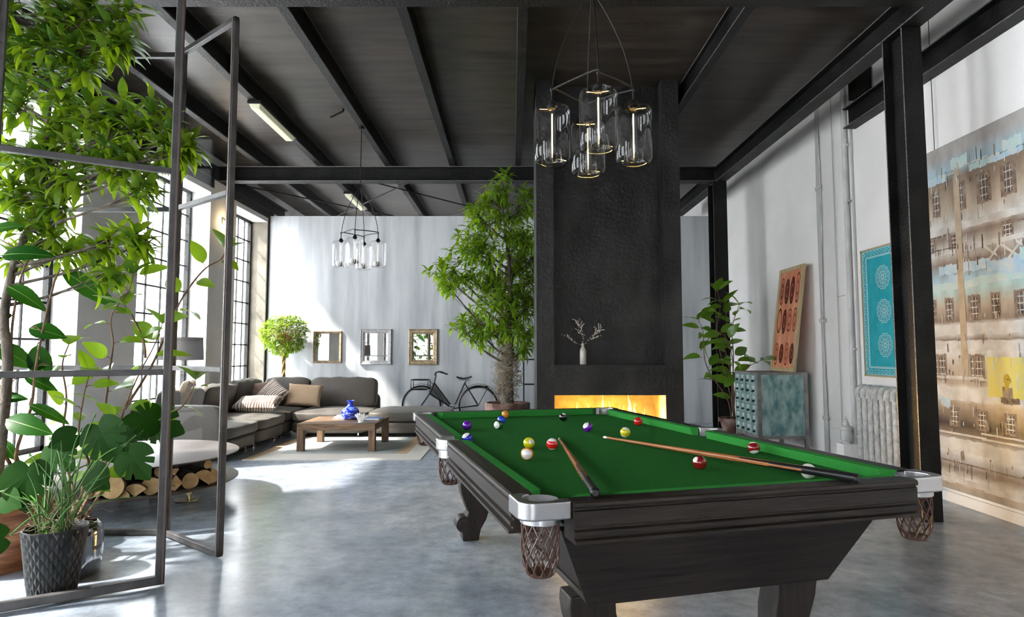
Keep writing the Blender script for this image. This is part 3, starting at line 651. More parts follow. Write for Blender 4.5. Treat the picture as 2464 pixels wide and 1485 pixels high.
M_dot = mat('brown_dotted_fabric', (.20, .13, .075), .8, col2=(.34, .25, .16), nscale=55, bump=.3, bscale=120)
def pillow(P, w_, h_, d_, rz, tilt, roll, m, label, flat=False):
    N = 18; vs = []; fs_ = []
    for side in (1, -1):
        for i in range(N + 1):
            for j in range(N + 1):
                u = -1 + 2 * i / N; v = -1 + 2 * j / N
                pin = 1 - .10 * (1 - abs(u) ** 3) * abs(v) ** 6; pin2 = 1 - .10 * (1 - abs(v) ** 3) * abs(u) ** 6
                th_ = max(0, (1 - u ** 4)) ** .5 * max(0, (1 - v ** 4)) ** .5
                vs.append((u * w_ / 2 * pin2, side * d_ / 2 * (th_ ** .8) * (1 + .05 * math.sin(u * 8 + v * 3)), v * h_ / 2 * pin))
    o = (N + 1) ** 2
    for s_ in (0, 1):
        for i in range(N):
            for j in range(N):
                q = (s_ * o + i * (N + 1) + j, s_ * o + (i + 1) * (N + 1) + j, s_ * o + (i + 1) * (N + 1) + j + 1, s_ * o + i * (N + 1) + j + 1); fs_.append(q if s_ else q[::-1])
    b = B().add(vs, fs_); ob = b.build('throw_pillow', m, None, smooth=True, ang=80)
    ob.matrix_world = Matrix.Translation(P) @ Matrix.Rotation(rz, 4, 'Z') @ Matrix.Rotation(tilt, 4, 'X') @ Matrix.Rotation(roll, 4, 'Y')
    return tag(ob, label, 'pillow', 'throw pillows on the sofa')
pillow(ony(733, 951, 9.72), .56, .36, .17, .0, -.35, .06, M_tan, 'plain tan linen pillow leaning on the dark back cushions')
pillow(ony(655, 949, 9.62), .42, .42, .16, -.25, -.5, .62, M_zebra, 'zebra striped pillow standing on its corner left of the tan pillow')
pillow(ony(622, 947, 9.7), .42, .36, .14, .35, -.45, -.15, M_rose, 'plain rose taupe pillow half hidden behind the upright zebra pillow')
pillow(ony(620, 972, 9.05) + Vector((0, 0, .005)), .62, .44, .17, .1, -1.35, 0, M_zebra, 'zebra striped pillow lying flat on the seat')
pillow(ony(445, 953, 7.75), .44, .42, .16, -1.2, -.3, 0, M_dot, 'brown patterned pillow behind the sofa end panel under the lamp shade')

# rug and coffee table
rx0, rx1, ry0, ry1 = -3.12, -1.06, 7.33, 9.9
thing = empty('rug', ((rx0 + rx1) / 2, (ry0 + ry1) / 2, 0), 0, 'cream rug with a sage inner field under the wooden coffee table', 'rug')
hx, hy = (rx1 - rx0) / 2, (ry1 - ry0) / 2
b = B()
b.box((-hx, -hy, .0), (hx, hy, .008), 0); b.box((-hx + .28, -hy + .42, .008), (hx - .36, hy - .3, .0085), 1); b.box((hx - .36, -hy + .42, .008), (hx - .22, hy - .3, .0085), 2); b.box((-hx, -hy, .008), (-hx + .12, hy, .0085), 2)
b.build('pile', [M_rug, M_rug2, M_rug3], thing)
t = empty('coffee_table', (-2.205, 8.37, 0), 0, 'square low coffee table of reclaimed brown wood with four block legs', 'coffee table')
def CT(a, b_): return (a + 2.205, b_ - 8.37)
tx, ty, tz = .49, .45, .352
for k in range(6):
    y0 = -ty + .06 + k * (2 * ty - .12) / 6; 
b = B()
for k in range(6): y0 = -ty + k * 2 * ty / 6; b.box((-tx, y0 + .0012, tz - .035), (tx, y0 + 2 * ty / 6 - .0012, tz))
b.build('tabletop', M_tab, t, bevel=.002)
b = B()
for s_ in (-1, 1): b.box((-tx, s_ * ty, tz - .085), (tx, s_ * (ty - .03), tz - .035)); b.box((s_ * tx, -ty + .03, tz - .085), (s_ * (tx - .03), ty - .03, tz - .035))
b.build('apron', M_tab, t, bevel=.002)
M_tabz = wood('reclaimed_oak_upright', (.07, .04, .022), (.25, .155, .09), (12, 12, 1.4), 3.5, .55, .2)
for sx in (-1, 1):
    for sy in (-1, 1): B().box((sx * (tx - .001), sy * (ty - .001), .009), (sx * (tx - .085), sy * (ty - .085), tz - .036)).build('leg', M_tabz, t, bevel=.003)
zt_ = tz + .0005
P = onz(843, 1009, zt_)
t = empty('vase', P, 0, 'bulbous cobalt blue mottled vase on the coffee table', 'vase')
B().lathe([(.0, 0), (.075, 0), (.10, .012), (.116, .05), (.118, .10), (.105, .135), (.07, .16), (.045, .175), (.034, .20), (.036, .225), (.056, .25), (.052, .25), (.03, .225), (.028, .2), (.0, .19)], 40).build('body', M_blue, t, smooth=True)
P = onz(869, 1017, zt_)
thing1(B().box((-.10, -.07, 0), (.16, .07, .006)).xf(Matrix.Translation(P + Vector((.0, 0, 0))) @ Matrix.Rotation(.25, 4, 'Z')), 'tray', M_silver, 'small flat silver tray under the white coral on the coffee table', 'tray', bevel=.002)
rr = random.Random(11); b = B()
def coral(p, d, L, r, lv):
    q = p + d * L; b.tube([p, p + d * L * .5 + Vector((rr.uniform(-.004, .004), rr.uniform(-.004, .004), 0)), q, q + d * r * .6], [r, r * .95, r * .9, r * .4], 7)
    if lv > 0:
        for k in range(3 if lv > 1 else 2):
            nd = (d + Vector((rr.uniform(-.8, .8), rr.uniform(-.7, .7), rr.uniform(.0, .4)))).normalized(); coral(q, nd, L * rr.uniform(.7, .95), r * .85, lv - 1)
b.lathe([(0, 0), (.04, 0), (.035, .02), (0, .03)], 12)
for k in range(8):
    a = 2 * PI * k / 8; coral(Vector((.02 * math.cos(a), .02 * math.sin(a), .015)), Vector((math.cos(a) * .8, math.sin(a) * .7, .9)).normalized(), .04, .0085, 2)
o = b.build('coral', M_white, None, smooth=True); o.location = P + Vector((0, 0, .0065)); tag(o, 'branching white coral ornament in front of the blue vase', 'coral')
def book(P, w_, d_, h_, rz, cm, label):
    t = empty('book', P, rz, label, 'book', 'books on the coffee table')
    b = B(); b.box((-w_ / 2, -d_ / 2, 0), (w_ / 2, d_ / 2, .003)); b.box((-w_ / 2, -d_ / 2, h_ - .003), (w_ / 2, d_ / 2, h_)); b.box((-w_ / 2, -d_ / 2, 0), (-w_ / 2 + .003, d_ / 2, h_)); b.build('cover', cm, t)
    B().box((-w_ / 2 + .003, -d_ / 2 + .004, .003), (w_ / 2 - .004, d_ / 2 - .004, h_ - .003)).build('pages', M_paper, t)
book(onz(895, 1009, zt_), .26, .20, .022, -.12, M_bookb, 'blue covered book lying right of the coral')
book(onz(826, 1007, zt_), .24, .19, .024, .1, M_paper, 'white book lying left of the blue vase, lower of the pair')
book(onz(826, 1007, zt_) + Vector((.01, .005, .0243)), .20, .16, .018, .2, M_paper, 'smaller white book on top of the white book left of the vase')

# ------------------------------------------------------------------ round log table
P0 = Vector((-3.19, 5.34, 0)); RD = .82
t = empty('round_log_table', P0, 0, 'large round two-tier steel table storing firewood between its discs', 'table')
B().lathe([(0, .385), (RD - .01, .385), (RD, .389), (RD, .396), (RD - .01, .40), (0, .40)], 96).build('tabletop', M_disc, t, smooth=True, ang=30)
B().lathe([(0, .165), (RD - .01, .165), (RD, .169), (RD, .176), (RD - .01, .18), (0, .18)], 96).build('lower_disc', M_disc, t, smooth=True, ang=30)
B().tube([(0, .25, .18), (0, .25, .386)], .05, 20).build('centre_post', M_black, t, smooth=True)
for k in range(3):
    a = math.radians(8 + 120 * k); x, y = .45 * math.cos(a), .45 * math.sin(a)
    if k == 0: x, y = .445, .05
    b = B().lathe([(0, .0), (.098, .0), (.10, .004), (.098, .010), (0, .012)], 40, (x, y, 0)); b.tube([(x + .02, y, .012), (x + .02, y, .06)], .022, 14); b.tube([(x + .02, y - .02, .075), (x + .02, y + .02, .075)], .028, 18); b.tube([(x + .015, y, .08), (x - .05, y, .165)], .016, 12)
    b.build('swivel_foot', M_brass, t, smooth=True)
rr = random.Random(9)
def log(cx_, cy_, cz_, ang, L, r, cut, roll, label):
    n = 22; pts = []
    for i in range(n):
        a = 2 * PI * i / n
        x, z = r * math.cos(a), r * math.sin(a) * (1 + .05 * math.sin(3 * a + cx_ * 9))
        pts.append((x, z))
    if cut == 1: pts = [(x, z) for x, z in pts if x > -r * .15]; 
    if cut == 2: pts = [(-.25 * r, -.45 * r)] + [(-.25 * r + 1.35 * r * math.cos(math.radians(a)), -.45 * r + 1.35 * r * math.sin(math.radians(a))) for a in range(0, 101, 10)]
    cr_, sr_ = math.cos(roll), math.sin(roll); pts = [(x * cr_ - z * sr_, x * sr_ + z * cr_) for x, z in pts]
    mnz = min(z for x, z in pts)
    n = len(pts); vs = [(x, 0, z) for x, z in pts] + [(x * .97, L, z * .97) for x, z in pts]
    b = B(); b.add(vs, [tuple(range(n))], 0); b.add([], [], 0); b.f.append(tuple(range(2 * n - 1, n - 1, -1))); b.m.append(0)
    for i in range(n): b.f.append((i, (i + 1) % n, n + (i + 1) % n, n + i)); b.m.append(1 if cut == 0 or i < n - 2 else 0)
    o = b.build('firewood_log', [M_logend, M_logbark], None, bevel=.003)
    o.location = (cx_, cy_, cz_ - mnz); o.rotation_euler = (0, 0, ang)
    return tag(o, label, 'log', 'firewood logs in the round table')
logs = [(-88, .105, 0, 'x'), ]
k = 0
ends = [(215, .075, 1, 0), (248, .07, 2, 2), (284, .088, 0, 0), (338, .072, 2, .6), (310, .05, 1, 1.5), (378, .066, 0, 0), (416, .060, 1, -2), (443, .06, 2, 2.2), (470, .062, 0, 0), (500, .075, 1, .9), (521, .06, 1, 0), (542, .055, 2, .4)]
desc = ['half log at the left behind the plant stems', 'split wedge left of the biggest round log', 'biggest round log end, left of the door post', 'thick split log with a dark knot, right of the biggest round one', 'small half log between the biggest round log and the knotted one', 'round log just left of the near door edge', 'half log low at the right of the door edge', 'wedge log with a splintered top', 'small round log above the swivel foot', 'broad split log right of the small round one', 'narrow half log second from the right end', 'wedge log at the far right end']
occ = []
for (px, r, cut, roll), ds in zip(ends, desc):
    # front end of each log sits on a ring just inside the lower disc
    a = None; best = None
    for q in range(-1700, 0, 4):
        an = q / 10 * PI / 180; X = P0.x + (RD - .06) * math.cos(an); Y = P0.y + (RD - .06) * math.sin(an)
        if Y > P0.y: continue
        e_ = abs(CXP + FPX * X / Y - px)
        if best is None or e_ < best[0]: best = (e_, an, X, Y)
    _, an, X, Y = best
    inward = math.atan2(P0.y + .35 - Y, P0.x + .1 - X)
    log(X, Y, .181, inward - PI / 2, .42, r, cut, roll, 'firewood log, ' + ds)
# upper row
for px, r, cut, roll, ds in [(398, .043, 0, 0, 'upper round log right of the door edge'), (430, .040, 2, 1, 'upper wedge log above the low half log'), (352, .040, 0, 0, 'upper log above the knotted split log'), (235, .042, 1, .3, 'upper half log above the left wedges'), (512, .036, 0, 0, 'upper small log near the right end')]:
    best = None
    for q in range(-1700, 0, 4):
        an = q / 10 * PI / 180; X = P0.x + (RD - .10) * math.cos(an); Y = P0.y + (RD - .10) * math.sin(an)
        e_ = abs(CXP + FPX * X / Y - px)
        if best is None or e_ < best[0]: best = (e_, an, X, Y)
    _, an, X, Y = best; inward = math.atan2(P0.y + .35 - Y, P0.x + .1 - X)
    log(X, Y, .298, inward - PI / 2, .40, r, cut, roll, 'firewood log, ' + ds)

# ------------------------------------------------------------------ floor lamp behind the sofa
P = Vector((-3.66, 6.95, 0))
t = empty('floor_lamp', P, 0, 'floor lamp with a wide grey drum shade on a pale square frame stand', 'lamp')
B().lathe([(.225, 1.16), (.212, 1.41), (.208, 1.41), (.221, 1.16)], 48).build('lamp_shade', M_shade, t, smooth=True, ang=60)
b = B(); b.bar((-.34, 0, .02), (-.34, 0, 1.10), .024, .024, (0, 1, 0)); b.bar((-.352, 0, .012), (.05, 0, .012), .14, .022); b.bar((-.352, 0, 1.09), (.012, 0, 1.09), .024, .024); b.bar((0, 0, 1.09), (0, 0, 1.27), .024, .024, (0, 1, 0)); b.bar((-.21, 0, 1.22), (.21, 0, 1.22), .006, .006)
b.build('stand', M_white, t, bevel=.003)

# ------------------------------------------------------------------ mirrors on partition
def framed(x0, x1, z0, z1, wf, dep, mf, label, inner=None, carved=False):
    cx_, cz_ = (x0 + x1) / 2, (z0 + z1) / 2; hx, hz = (x1 - x0) / 2, (z1 - z0) / 2
    t = empty('wall_mirror', (cx_, YP - .001, cz_), 0, label, 'mirror', 'framed mirrors on the partition')
    pr = [(0, 0), (0, dep * .7), (wf * .2, dep), (wf * .35, dep * .8), (wf * .7, dep * .75), (wf * .8, dep * .5), (wf, dep * .35), (wf, 0)]
    b = B(); n = len(pr); cor = [(-1, -1), (1, -1), (1, 1), (-1, 1)]; vs = []
    for (a, c_) in cor:
        for d, y in pr: vs.append((a * (hx - d), -y, c_ * (hz - d)))
    fs_ = []
    for i in range(4):
        for j in range(n): fs_.append((i * n + j, i * n + (j + 1) % n, ((i + 1) % 4) * n + (j + 1) % n, ((i + 1) % 4) * n + j))
    b.add(vs, fs_)
    if carved:
        for s_ in range(4):
            L_ = hx if s_ % 2 == 0 else hz; m_ = int(L_ * 2 / .022)
            for i in range(m_):
                u = -L_ + (i + .5) * 2 * L_ / m_; p = [(u, -dep, -hz + .012), (hx - .012, -dep, u), (u, -dep, hz - .012), (-hx + .012, -dep, u)][s_]
                b.add([(p[0] + a * .009, p[1] + e_ * .006, p[2] + c_ * .009) for a, e_, c_ in ((1, 0, 0), (-1, 0, 0), (0, 1, 0), (0, -1, 0), (0, 0, 1), (0, 0, -1))], [(0, 2, 4), (2, 1, 4), (1, 3, 4), (3, 0, 4), (2, 0, 5), (1, 2, 5), (3, 1, 5), (0, 3, 5)])
    b.build('frame', mf, t)
    B().box((-hx + wf * .8, -dep * .3, -hz + wf * .8), (hx - wf * .8, -.002, hz - wf * .8)).build('mirror_glass', M_mirror, t)
framed(-3.515, -3.011, 1.052, 1.618, .045, .035, M_gfr, 'leftmost mirror in a narrow brown gold frame beside the topiary tree')
framed(-2.683, -2.129, 1.023, 1.654, .075, .04, M_sfr, 'middle mirror in a carved silver grey frame', carved=True)
framed(-1.828, -1.314, 1.023, 1.654, .085, .045, M_gfr, 'rightmost mirror in a wide antique gold frame above the bicycle')

# ladder behind the tree
t = empty('wall_ladder', (.36, 10.75, 0), 0, 'dark metal ladder leaning on the partition behind the big tree', 'ladder')
b = B()
for x in (-.16, .34): b.bar((x, -.22, 0), (x, .335, 2.0), .022, .035, (0, 1, 0))
b.build('rail', M_bmet, t)
for z in (.28, .70, 1.12, 1.54, 1.90): y = -.22 + .555 * z / 2; B().box((-.15, y - .03, z - .012), (.33, y + .03, z + .012)).build('rung', M_bmet, t)

# ------------------------------------------------------------------ bicycle
YB = 10.72; 
def bp(px, py, dy=0.): v = ony(px, py, YB + dy); return Vector((v.x, v.y, v.z))
t = empty('bicycle', (-1.1, YB, 0), 0, 'black step-through bicycle with front rack leaning by the partition', 'bicycle')
bo = Vector((-1.1, YB, 0))
def L_(p): return p - bo
RWc = L_(bp(1151, 985)); RWc.z = .345; FWc = L_(bp(1014, 985)); FWc.z = .345
for c_, nm in ((RWc, 'rear'), (FWc, 'front')):
    w_ = B().tube([c_ + Vector((.325 * math.cos(a), 0, .325 * math.sin(a))) for a in [2 * PI * i / 48 for i in range(48)]], .014, 8, closed=True).build('wheel', M_black, t, smooth=True)
    b = B(); b.tube([c_ + Vector((.300 * math.cos(a), 0, .300 * math.sin(a))) for a in [2 * PI * i / 48 for i in range(48)]], .009, 6, closed=True); b.tube([c_ + Vector((0, -.04, 0)), c_ + Vector((0, .04, 0))], .02, 12)
    for i in range(32):
        a = 2 * PI * i / 32; e_ = .03 * (1 if i % 2 else -1); b.tube([c_ + Vector((.018 * math.cos(a + .6 * (1 if i % 4 < 2 else -1)), e_, .018 * math.sin(a + .6))), c_ + Vector((.298 * math.cos(a), 0, .298 * math.sin(a)))], .0013, 4)
    b.build('spokes_and_rim', M_silver, w_, smooth=True)
    a0, a1 = (-10, 150) if nm == 'rear' else (0, 110)
    b = B(); pts = [c_ + Vector((.362 * math.cos(math.radians(a)), 0, .362 * math.sin(math.radians(a)))) for a in range(a0, a1 + 1, 10)]
    for i in range(len(pts) - 1): b.bar(pts[i], pts[i + 1], .045, .006, (pts[i] - c_).normalized())
    b.build('mudguard', M_black, t)
head = L_(bp(1045, 922)); headb = L_(bp(1034, 947)); seatc = L_(bp(1118, 922)); bb_ = L_(bp(1090, 995)); bb_.z = .29; stem = L_(bp(1049, 902))
b = B()
b.tube([head, headb], .018, 10); b.tube([head, L_(bp(1092, 985))], .014, 8); b.tube([headb, bb_], .016, 8); b.tube([L_(bp(1120, 917)), bb_], .014, 8); b.tube([seatc, RWc + Vector((0, .03, 0))], .009, 8); b.tube([seatc, RWc + Vector((0, -.05, 0))], .009, 8); b.tube([bb_, RWc + Vector((0, .03, 0))], .009, 8); b.tube([bb_, RWc + Vector((0, -.05, 0))], .009, 8)
b.tube([headb, FWc + Vector((0, -.045, 0))], .010, 8); b.tube([headb, FWc + Vector((0, .045, 0))], .010, 8)
b.build('frame', M_black, t, smooth=True)
b = B(); b.tube([head, stem], .011, 8); hb = L_(bp(1045, 901)); b.tube(smoothp([L_(bp(1046, 902, -.02)), L_(bp(1050, 896, -.16)), L_(bp(1060, 896, -.26)), L_(bp(1077, 901, -.30))]), .012, 8); b.tube(smoothp([L_(bp(1046, 902, .02)), L_(bp(1050, 897, .14)), L_(bp(1058, 894, .24)), L_(bp(1070, 898, .28))]), .012, 8); b.tube([stem + Vector((0, -.02, 0)), stem + Vector((0, .02, 0))], .012, 8)
b.build('handlebar', M_black, t, smooth=True)
sd = L_(bp(1117, 912)); b = B()
n = 12; vs = []
for i in range(n + 1):
    u = i / n; x = -.13 + .26 * u; w_ = .018 + .075 * max(0, (u - .35) / .65) ** .8; z = .03 * (u * 2 - 1) ** 2 + .01 * u
    for (a, h_) in ((-1, -.012), (-.6, .012), (0, .018), (.6, .012), (1, -.012)): vs.append((sd.x + x, sd.y + a * w_, sd.z + z + h_))
fs_ = [(i * 5 + j, i * 5 + j + 1, (i + 1) * 5 + j + 1, (i + 1) * 5 + j) for i in range(n) for j in range(4)] + [(i * 5 + 4, i * 5, (i + 1) * 5, (i + 1) * 5 + 4) for i in range(n)] + [(0, 1, 2, 3, 4), tuple(n * 5 + j for j in (4, 3, 2, 1, 0))]
b.add(vs, fs_); b.build('saddle', M_black, t, smooth=True)
b = B(); b.tube([sd + Vector((-.09, .02, -.02)), sd + Vector((.1, .03, -.025))], .006, 6); b.tube([sd + Vector((-.09, -.02, -.02)), sd + Vector((.1, -.03, -.025))], .006, 6); b.tube([sd + Vector((.02, 0, -.02)), seatc], .012, 8); b.build('seat_post', M_silver, t, smooth=True)
b = B(); k0 = L_(bp(1128, 934)); k1 = L_(bp(1175, 930))
for s_ in (-.06, .06): b.tube([k0 + Vector((0, s_, 0)), k1 + Vector((0, s_, 0))], .008, 6); b.tube([k1 + Vector((0, s_, 0)), RWc + Vector((0, s_ * .9, 0))], .007, 6)
for i in range(5): p = k0.lerp(k1, i / 4); b.tube([p + Vector((0, -.06, 0)), p + Vector((0, .06, 0))], .006, 6)
b.build('rear_rack', M_black, t, smooth=True)
b = B(); q0 = L_(bp(992, 914)); q1 = L_(bp(1032, 937)); x0, x1, z0, z1 = q0.x, q1.x, q1.z, q0.z
for s_ in (-.13, .13): b.tube([(x0, s_, z1), (x1, s_, z1), (x1, s_, z0 + .02), (x1 - .02, s_, z0), (x0 + .02, s_, z0), (x0, s_, z0 + .02)], .009, 6, closed=True)
for (x, z) in ((x0, z1), (x1, z1), (x0, z0 + .02), (x1, z0 + .02), (x0 + .1, z0), (x0 + .2, z0)): b.tube([(x, -.13, z), (x, .13, z)], .007, 6)
b.tube([(x1, 0, z1), (head.x, 0, head.z - .05)], .006, 6); b.tube([(x1, 0, z0), (headb.x, 0, headb.z + .03)], .006, 6)
b.build('front_rack', M_black, t, smooth=True)
b = B(); A = head; C_ = bb_; D_ = L_(bp(1092, 985)); b.add([A + Vector((0, -.012, 0)), headb + Vector((0, -.012, 0)), C_ + Vector((0, -.012, 0)), D_ + Vector((0, -.012, 0)), A + Vector((0, .012, 0)), headb + Vector((0, .012, 0)), C_ + Vector((0, .012, 0)), D_ + Vector((0, .012, 0))], [(0, 1, 2, 3), (7, 6, 5, 4), (0, 4, 5, 1), (1, 5, 6, 2), (2, 6, 7, 3), (3, 7, 4, 0)]); b.build('frame_panel', mat('grey_mesh_panel', (.06, .062, .065), .7, bump=.5, bscale=60), t)
b = B(); pd = L_(bp(1091, 974)); b.tube([bb_ + Vector((0, -.07, 0)), pd + Vector((0, -.07, 0))], .009, 8); b.box((pd.x - .05, pd.y - .15, pd.z - .01), (pd.x + .05, pd.y - .07, pd.z + .01)); b.tube([bb_ + Vector((0, .06, 0)), bb_ * 2 - pd + Vector((0, .06, 0))], .009, 8); b.build('pedals', M_silver, t, smooth=True)
b = B(); b.tube([L_(bp(1085, 985)), L_(bp(1082, 1000)) + Vector((-.05, -.12, 0))], .007, 6)
p = L_(bp(1085, 985)); b = B(); b.tube([bb_, Vector((bb_.x - .05, bb_.y - .2, .0))], .008, 6); b.build('kickstand', M_silver, t, smooth=True)

# ------------------------------------------------------------------ right wall: canvas, prints, cabinet, radiator, pipes
def ramp_mat(name, stops, z0, z1, nsc=3., namt=.05):
    m = bpy.data.materials.new(name); m.use_nodes = True; nt = m.node_tree; N = nt.nodes; L = nt.links
    tc = N.new('ShaderNodeTexCoord'); sx = N.new('ShaderNodeSeparateXYZ'); L.new(tc.outputs['Object'], sx.inputs[0])
    mp = N.new('ShaderNodeMapping'); mp.inputs['Scale'].default_value = (1, 2.2, 9); L.new(tc.outputs['Object'], mp.inputs[0])
    nz = N.new('ShaderNodeTexNoise'); nz.inputs['Scale'].default_value = nsc; nz.inputs['Detail'].default_value = 10; L.new(mp.outputs[0], nz.inputs['Vector'])
    ma = N.new('ShaderNodeMath'); ma.operation = 'MULTIPLY_ADD'; ma.inputs[1].default_value = namt; L.new(nz.outputs['Fac'], ma.inputs[0]); L.new(sx.outputs['Z'], ma.inputs[2])
    mr = N.new('ShaderNodeMapRange'); mr.inputs['From Min'].default_value = z0 + namt / 2; mr.inputs['From Max'].default_value = z1 + namt / 2; L.new(ma.outputs[0], mr.inputs[0])
    cr = N.new('ShaderNodeValToRGB'); cr.color_ramp.interpolation = 'LINEAR'; els = cr.color_ramp.elements
    st = [((z - z0) / (z1 - z0), c) for z, c in stops]
    els[0].position = max(0, st[0][0]); els[0].color = (*st[0][1], 1); els[1].position = st[1][0]; els[1].color = (*st[1][1], 1)
    for p_, c in st[2:]: e = els.new(min(1, p_)); e.color = (*c, 1)
    L.new(mr.outputs[0], cr.inputs[0])
    # weathered blotches
    n2 = N.new('ShaderNodeTexNoise'); n2.inputs['Scale'].default_value = 5; n2.inputs['Detail'].default_value = 12; mp2 = N.new('ShaderNodeMapping'); mp2.inputs['Scale'].default_value = (1, 1.4, .8); L.new(tc.outputs['Object'], mp2.inputs[0]); L.new(mp2.outputs[0], n2.inputs['Vector'])
    r2 = N.new('ShaderNodeValToRGB'); r2.color_ramp.elements[0].position = .35; r2.color_ramp.elements[0].color = (.50, .42, .34, 1); r2.color_ramp.elements[1].position = .62; r2.color_ramp.elements[1].color = (1, 1, 1, 1); L.new(n2.outputs['Fac'], r2.inputs[0])
    mx = N.new('ShaderNodeMixRGB'); mx.blend_type = 'MULTIPLY'; mx.inputs[0].default_value = .5; L.new(cr.outputs[0], mx.inputs[1]); L.new(r2.outputs[0], mx.inputs[2])
    L.new(mx.outputs[0], N['Principled BSDF'].inputs['Base Color']); N['Principled BSDF'].inputs['Roughness'].default_value = .28
    return m
CW, CT_, CBR, CBL, CTL, CGY, CDK, CYL = (.72, .69, .64), (.52, .43, .33), (.30, .225, .17), (.40, .56, .64), (.50, .68, .66), (.44, .42, .40), (.06, .045, .04), (.66, .56, .12)
stops = [(.115, CGY), (.16, CT_), (.23, CW), (.30, CBR), (.36, CGY), (.43, CW), (.54, CGY), (.57, CBR), (.66, CDK), (.76, CBR), (.84, CT_), (.87, CW), (.96, CW), (.99, CT_), (1.1, CT_), (1.25, CW), (1.33, CW), (1.35, CBR), (1.39, CW), (1.47, CW), (1.50, CBR), (1.62, CT_), (1.76, CTL), (1.85, CBL), (1.98, CBR), (2.1, CW), (2.2, CBR), (2.3, CW), (2.42, CT_), (2.68, CBR), (2.76, CBL), (2.9, CGY)]
M_art = ramp_mat('abstract_city_print', stops, .115, 2.99)
ay0, ay1, az0, az1 = 3.0, 5.62, .115, 2.99
t = empty('wall_canvas', (XR - .035, 0, 0), 0, 'huge abstract canvas in tan, white and pale blue bands on the right white wall', 'painting')
B().box((0, ay0, az0), (.034, ay1, az1)).build('canvas', M_art, t)
pm = [mat('paint_white', (.70, .67, .62), .4, col2=(.52, .48, .43), nscale=7), mat('paint_brown', (.16, .105, .075), .5, col2=(.34, .26, .19), nscale=16), mat('paint_dark', (.05, .036, .03), .5, col2=(.20, .14, .10), nscale=34), mat('paint_blue', (.36, .54, .66), .4, col2=(.56, .60, .60), nscale=14), mat('paint_tan', (.42, .31, .20), .5, col2=(.52, .42, .30), nscale=9), mat('paint_yellow', (.70, .60, .10), .5, col2=(.62, .55, .25), nscale=5), mat('paint_teal', (.42, .62, .60), .45, col2=(.60, .62, .57), nscale=10), mat('paint_gold', (.42, .30, .02), .5)]
rr = random.Random(21); b = B(); lay = [0]
def patch(y, z, hw, hh, mi, rag=.25, n=10, sk=0.):
    lay[0] += 1; x = -.0008 - lay[0] * .000006; pts = []
    p1, p2, p3, p4 = [rr.uniform(0, 6.28) for _ in range(4)]; n = max(n, 12) if hw > .02 else n
    def ed(u, a, c_): q = u * hw * 60; return rag * (.45 * math.sin(q * .7 + a) + .35 * math.sin(q * 2.1 + c_) + .2 * math.sin(q * 5.3 + a + c_))
    for i in range(n): u = -1 + 2 * i / (n - 1); pts.append((y + u * hw, z + hh * (1 + ed(u, p1, p2)) + sk * u * hw))
    for i in range(n): u = 1 - 2 * i / (n - 1); pts.append((y + u * hw, z - hh * (1 + ed(u, p3, p4)) + sk * u * hw))
    m_ = len(pts) // 2
    b.add([(x, p[0], p[1]) for p in pts], [(i, i + 1, 2 * m_ - 2 - i, 2 * m_ - 1 - i) for i in range(m_ - 1)], mi)
# building windows in rows
for zc_, hh, ys in ((2.52, .12, (5.3, 5.02, 4.76, 4.52, 4.3, 4.1, 3.8, 3.5)), (1.6, .10, (5.42, 5.2, 4.92, 4.7, 4.46, 4.2, 3.9)), (.72, .08, (5.2, 4.9, 4.62, 4.4, 4.15, 3.9)), (2.15, .07, (5.4, 5.1, 4.55, 4.2)), (1.12, .11, (5.4, 5.32, 4.95, 4.9))):
    for y in ys:
        patch(y, zc_, .055 + rr.uniform(-.01, .02), hh, 1, .08); patch(y, zc_, .035, hh * .8, 2, .12)
        for q in (-1, 1): patch(y + q * .018, zc_, .003, hh * .8, 0, .05, 4)
        for q in (-.5, 0, .5): patch(y, zc_ + q * hh, .035, .004, 0, .3, 6)
for z, hh, mi in ((2.27, .028, 0), (2.08, .018, 0), (1.43, .04, 0), (1.30, .035, 0), (.91, .05, 0), (.49, .05, 0), (1.80, .03, 6), (.2, .022, 0), (.58, .008, 0), (1.04, .008, 0), (.35, .006, 1)):
    for k in range(7): y = ay0 + .22 + k * .37; patch(y, z + rr.uniform(-.008, .008), .21, hh, mi, .18, 14, 0)
for k in range(26): patch(rr.uniform(3.3, 5.5), rr.choice((2.1, 2.2, 1.02, .62, .3, 1.52, 2.72)) + rr.uniform(-.04, .04), rr.uniform(.08, .3), rr.uniform(.003, .007), rr.choice((0, 0, 2, 1)), .4, 12)
for k in range(12): patch(rr.uniform(4.2, 5.4), rr.choice((2.75, 1.9, 1.95, 2.66, .8)) + rr.uniform(-.05, .05), rr.uniform(.05, .16), rr.uniform(.02, .05), rr.choice((3, 3, 6)), .35, 34)
for y, z in ((4.9, 1.93), (4.6, 1.9), (4.45, 1.86)): patch(y, z, .16, .04, 3, .3, 30)
for k in range(9): y = 4.75 - k * .09; patch(y, 2.04 - k * .012, .09, .012, 0, .2, 6, -.9 if k % 2 else .7)
patch(5.05, 1.9, .035, .85, 4, .1, 8); patch(4.62, 1.06, .20, .15, 5, .06, 30); patch(4.25, 1.04, .2, .13, 5, .08, 30)
for k in range(520):
    y = rr.uniform(3.3, 5.58); z = rr.choice((2.78, 2.66, 2.35, 2.2, 2.08, 1.96, 1.55, 1.36, 1.2, 1.04, .8, .66, .4, .3)) + rr.gauss(0, .03)
    patch(y, z, rr.uniform(.0015, .006), rr.uniform(.008, .05), rr.choice((1, 1, 2, 2, 4, 0, 0, 0, 3)), .35, 4)
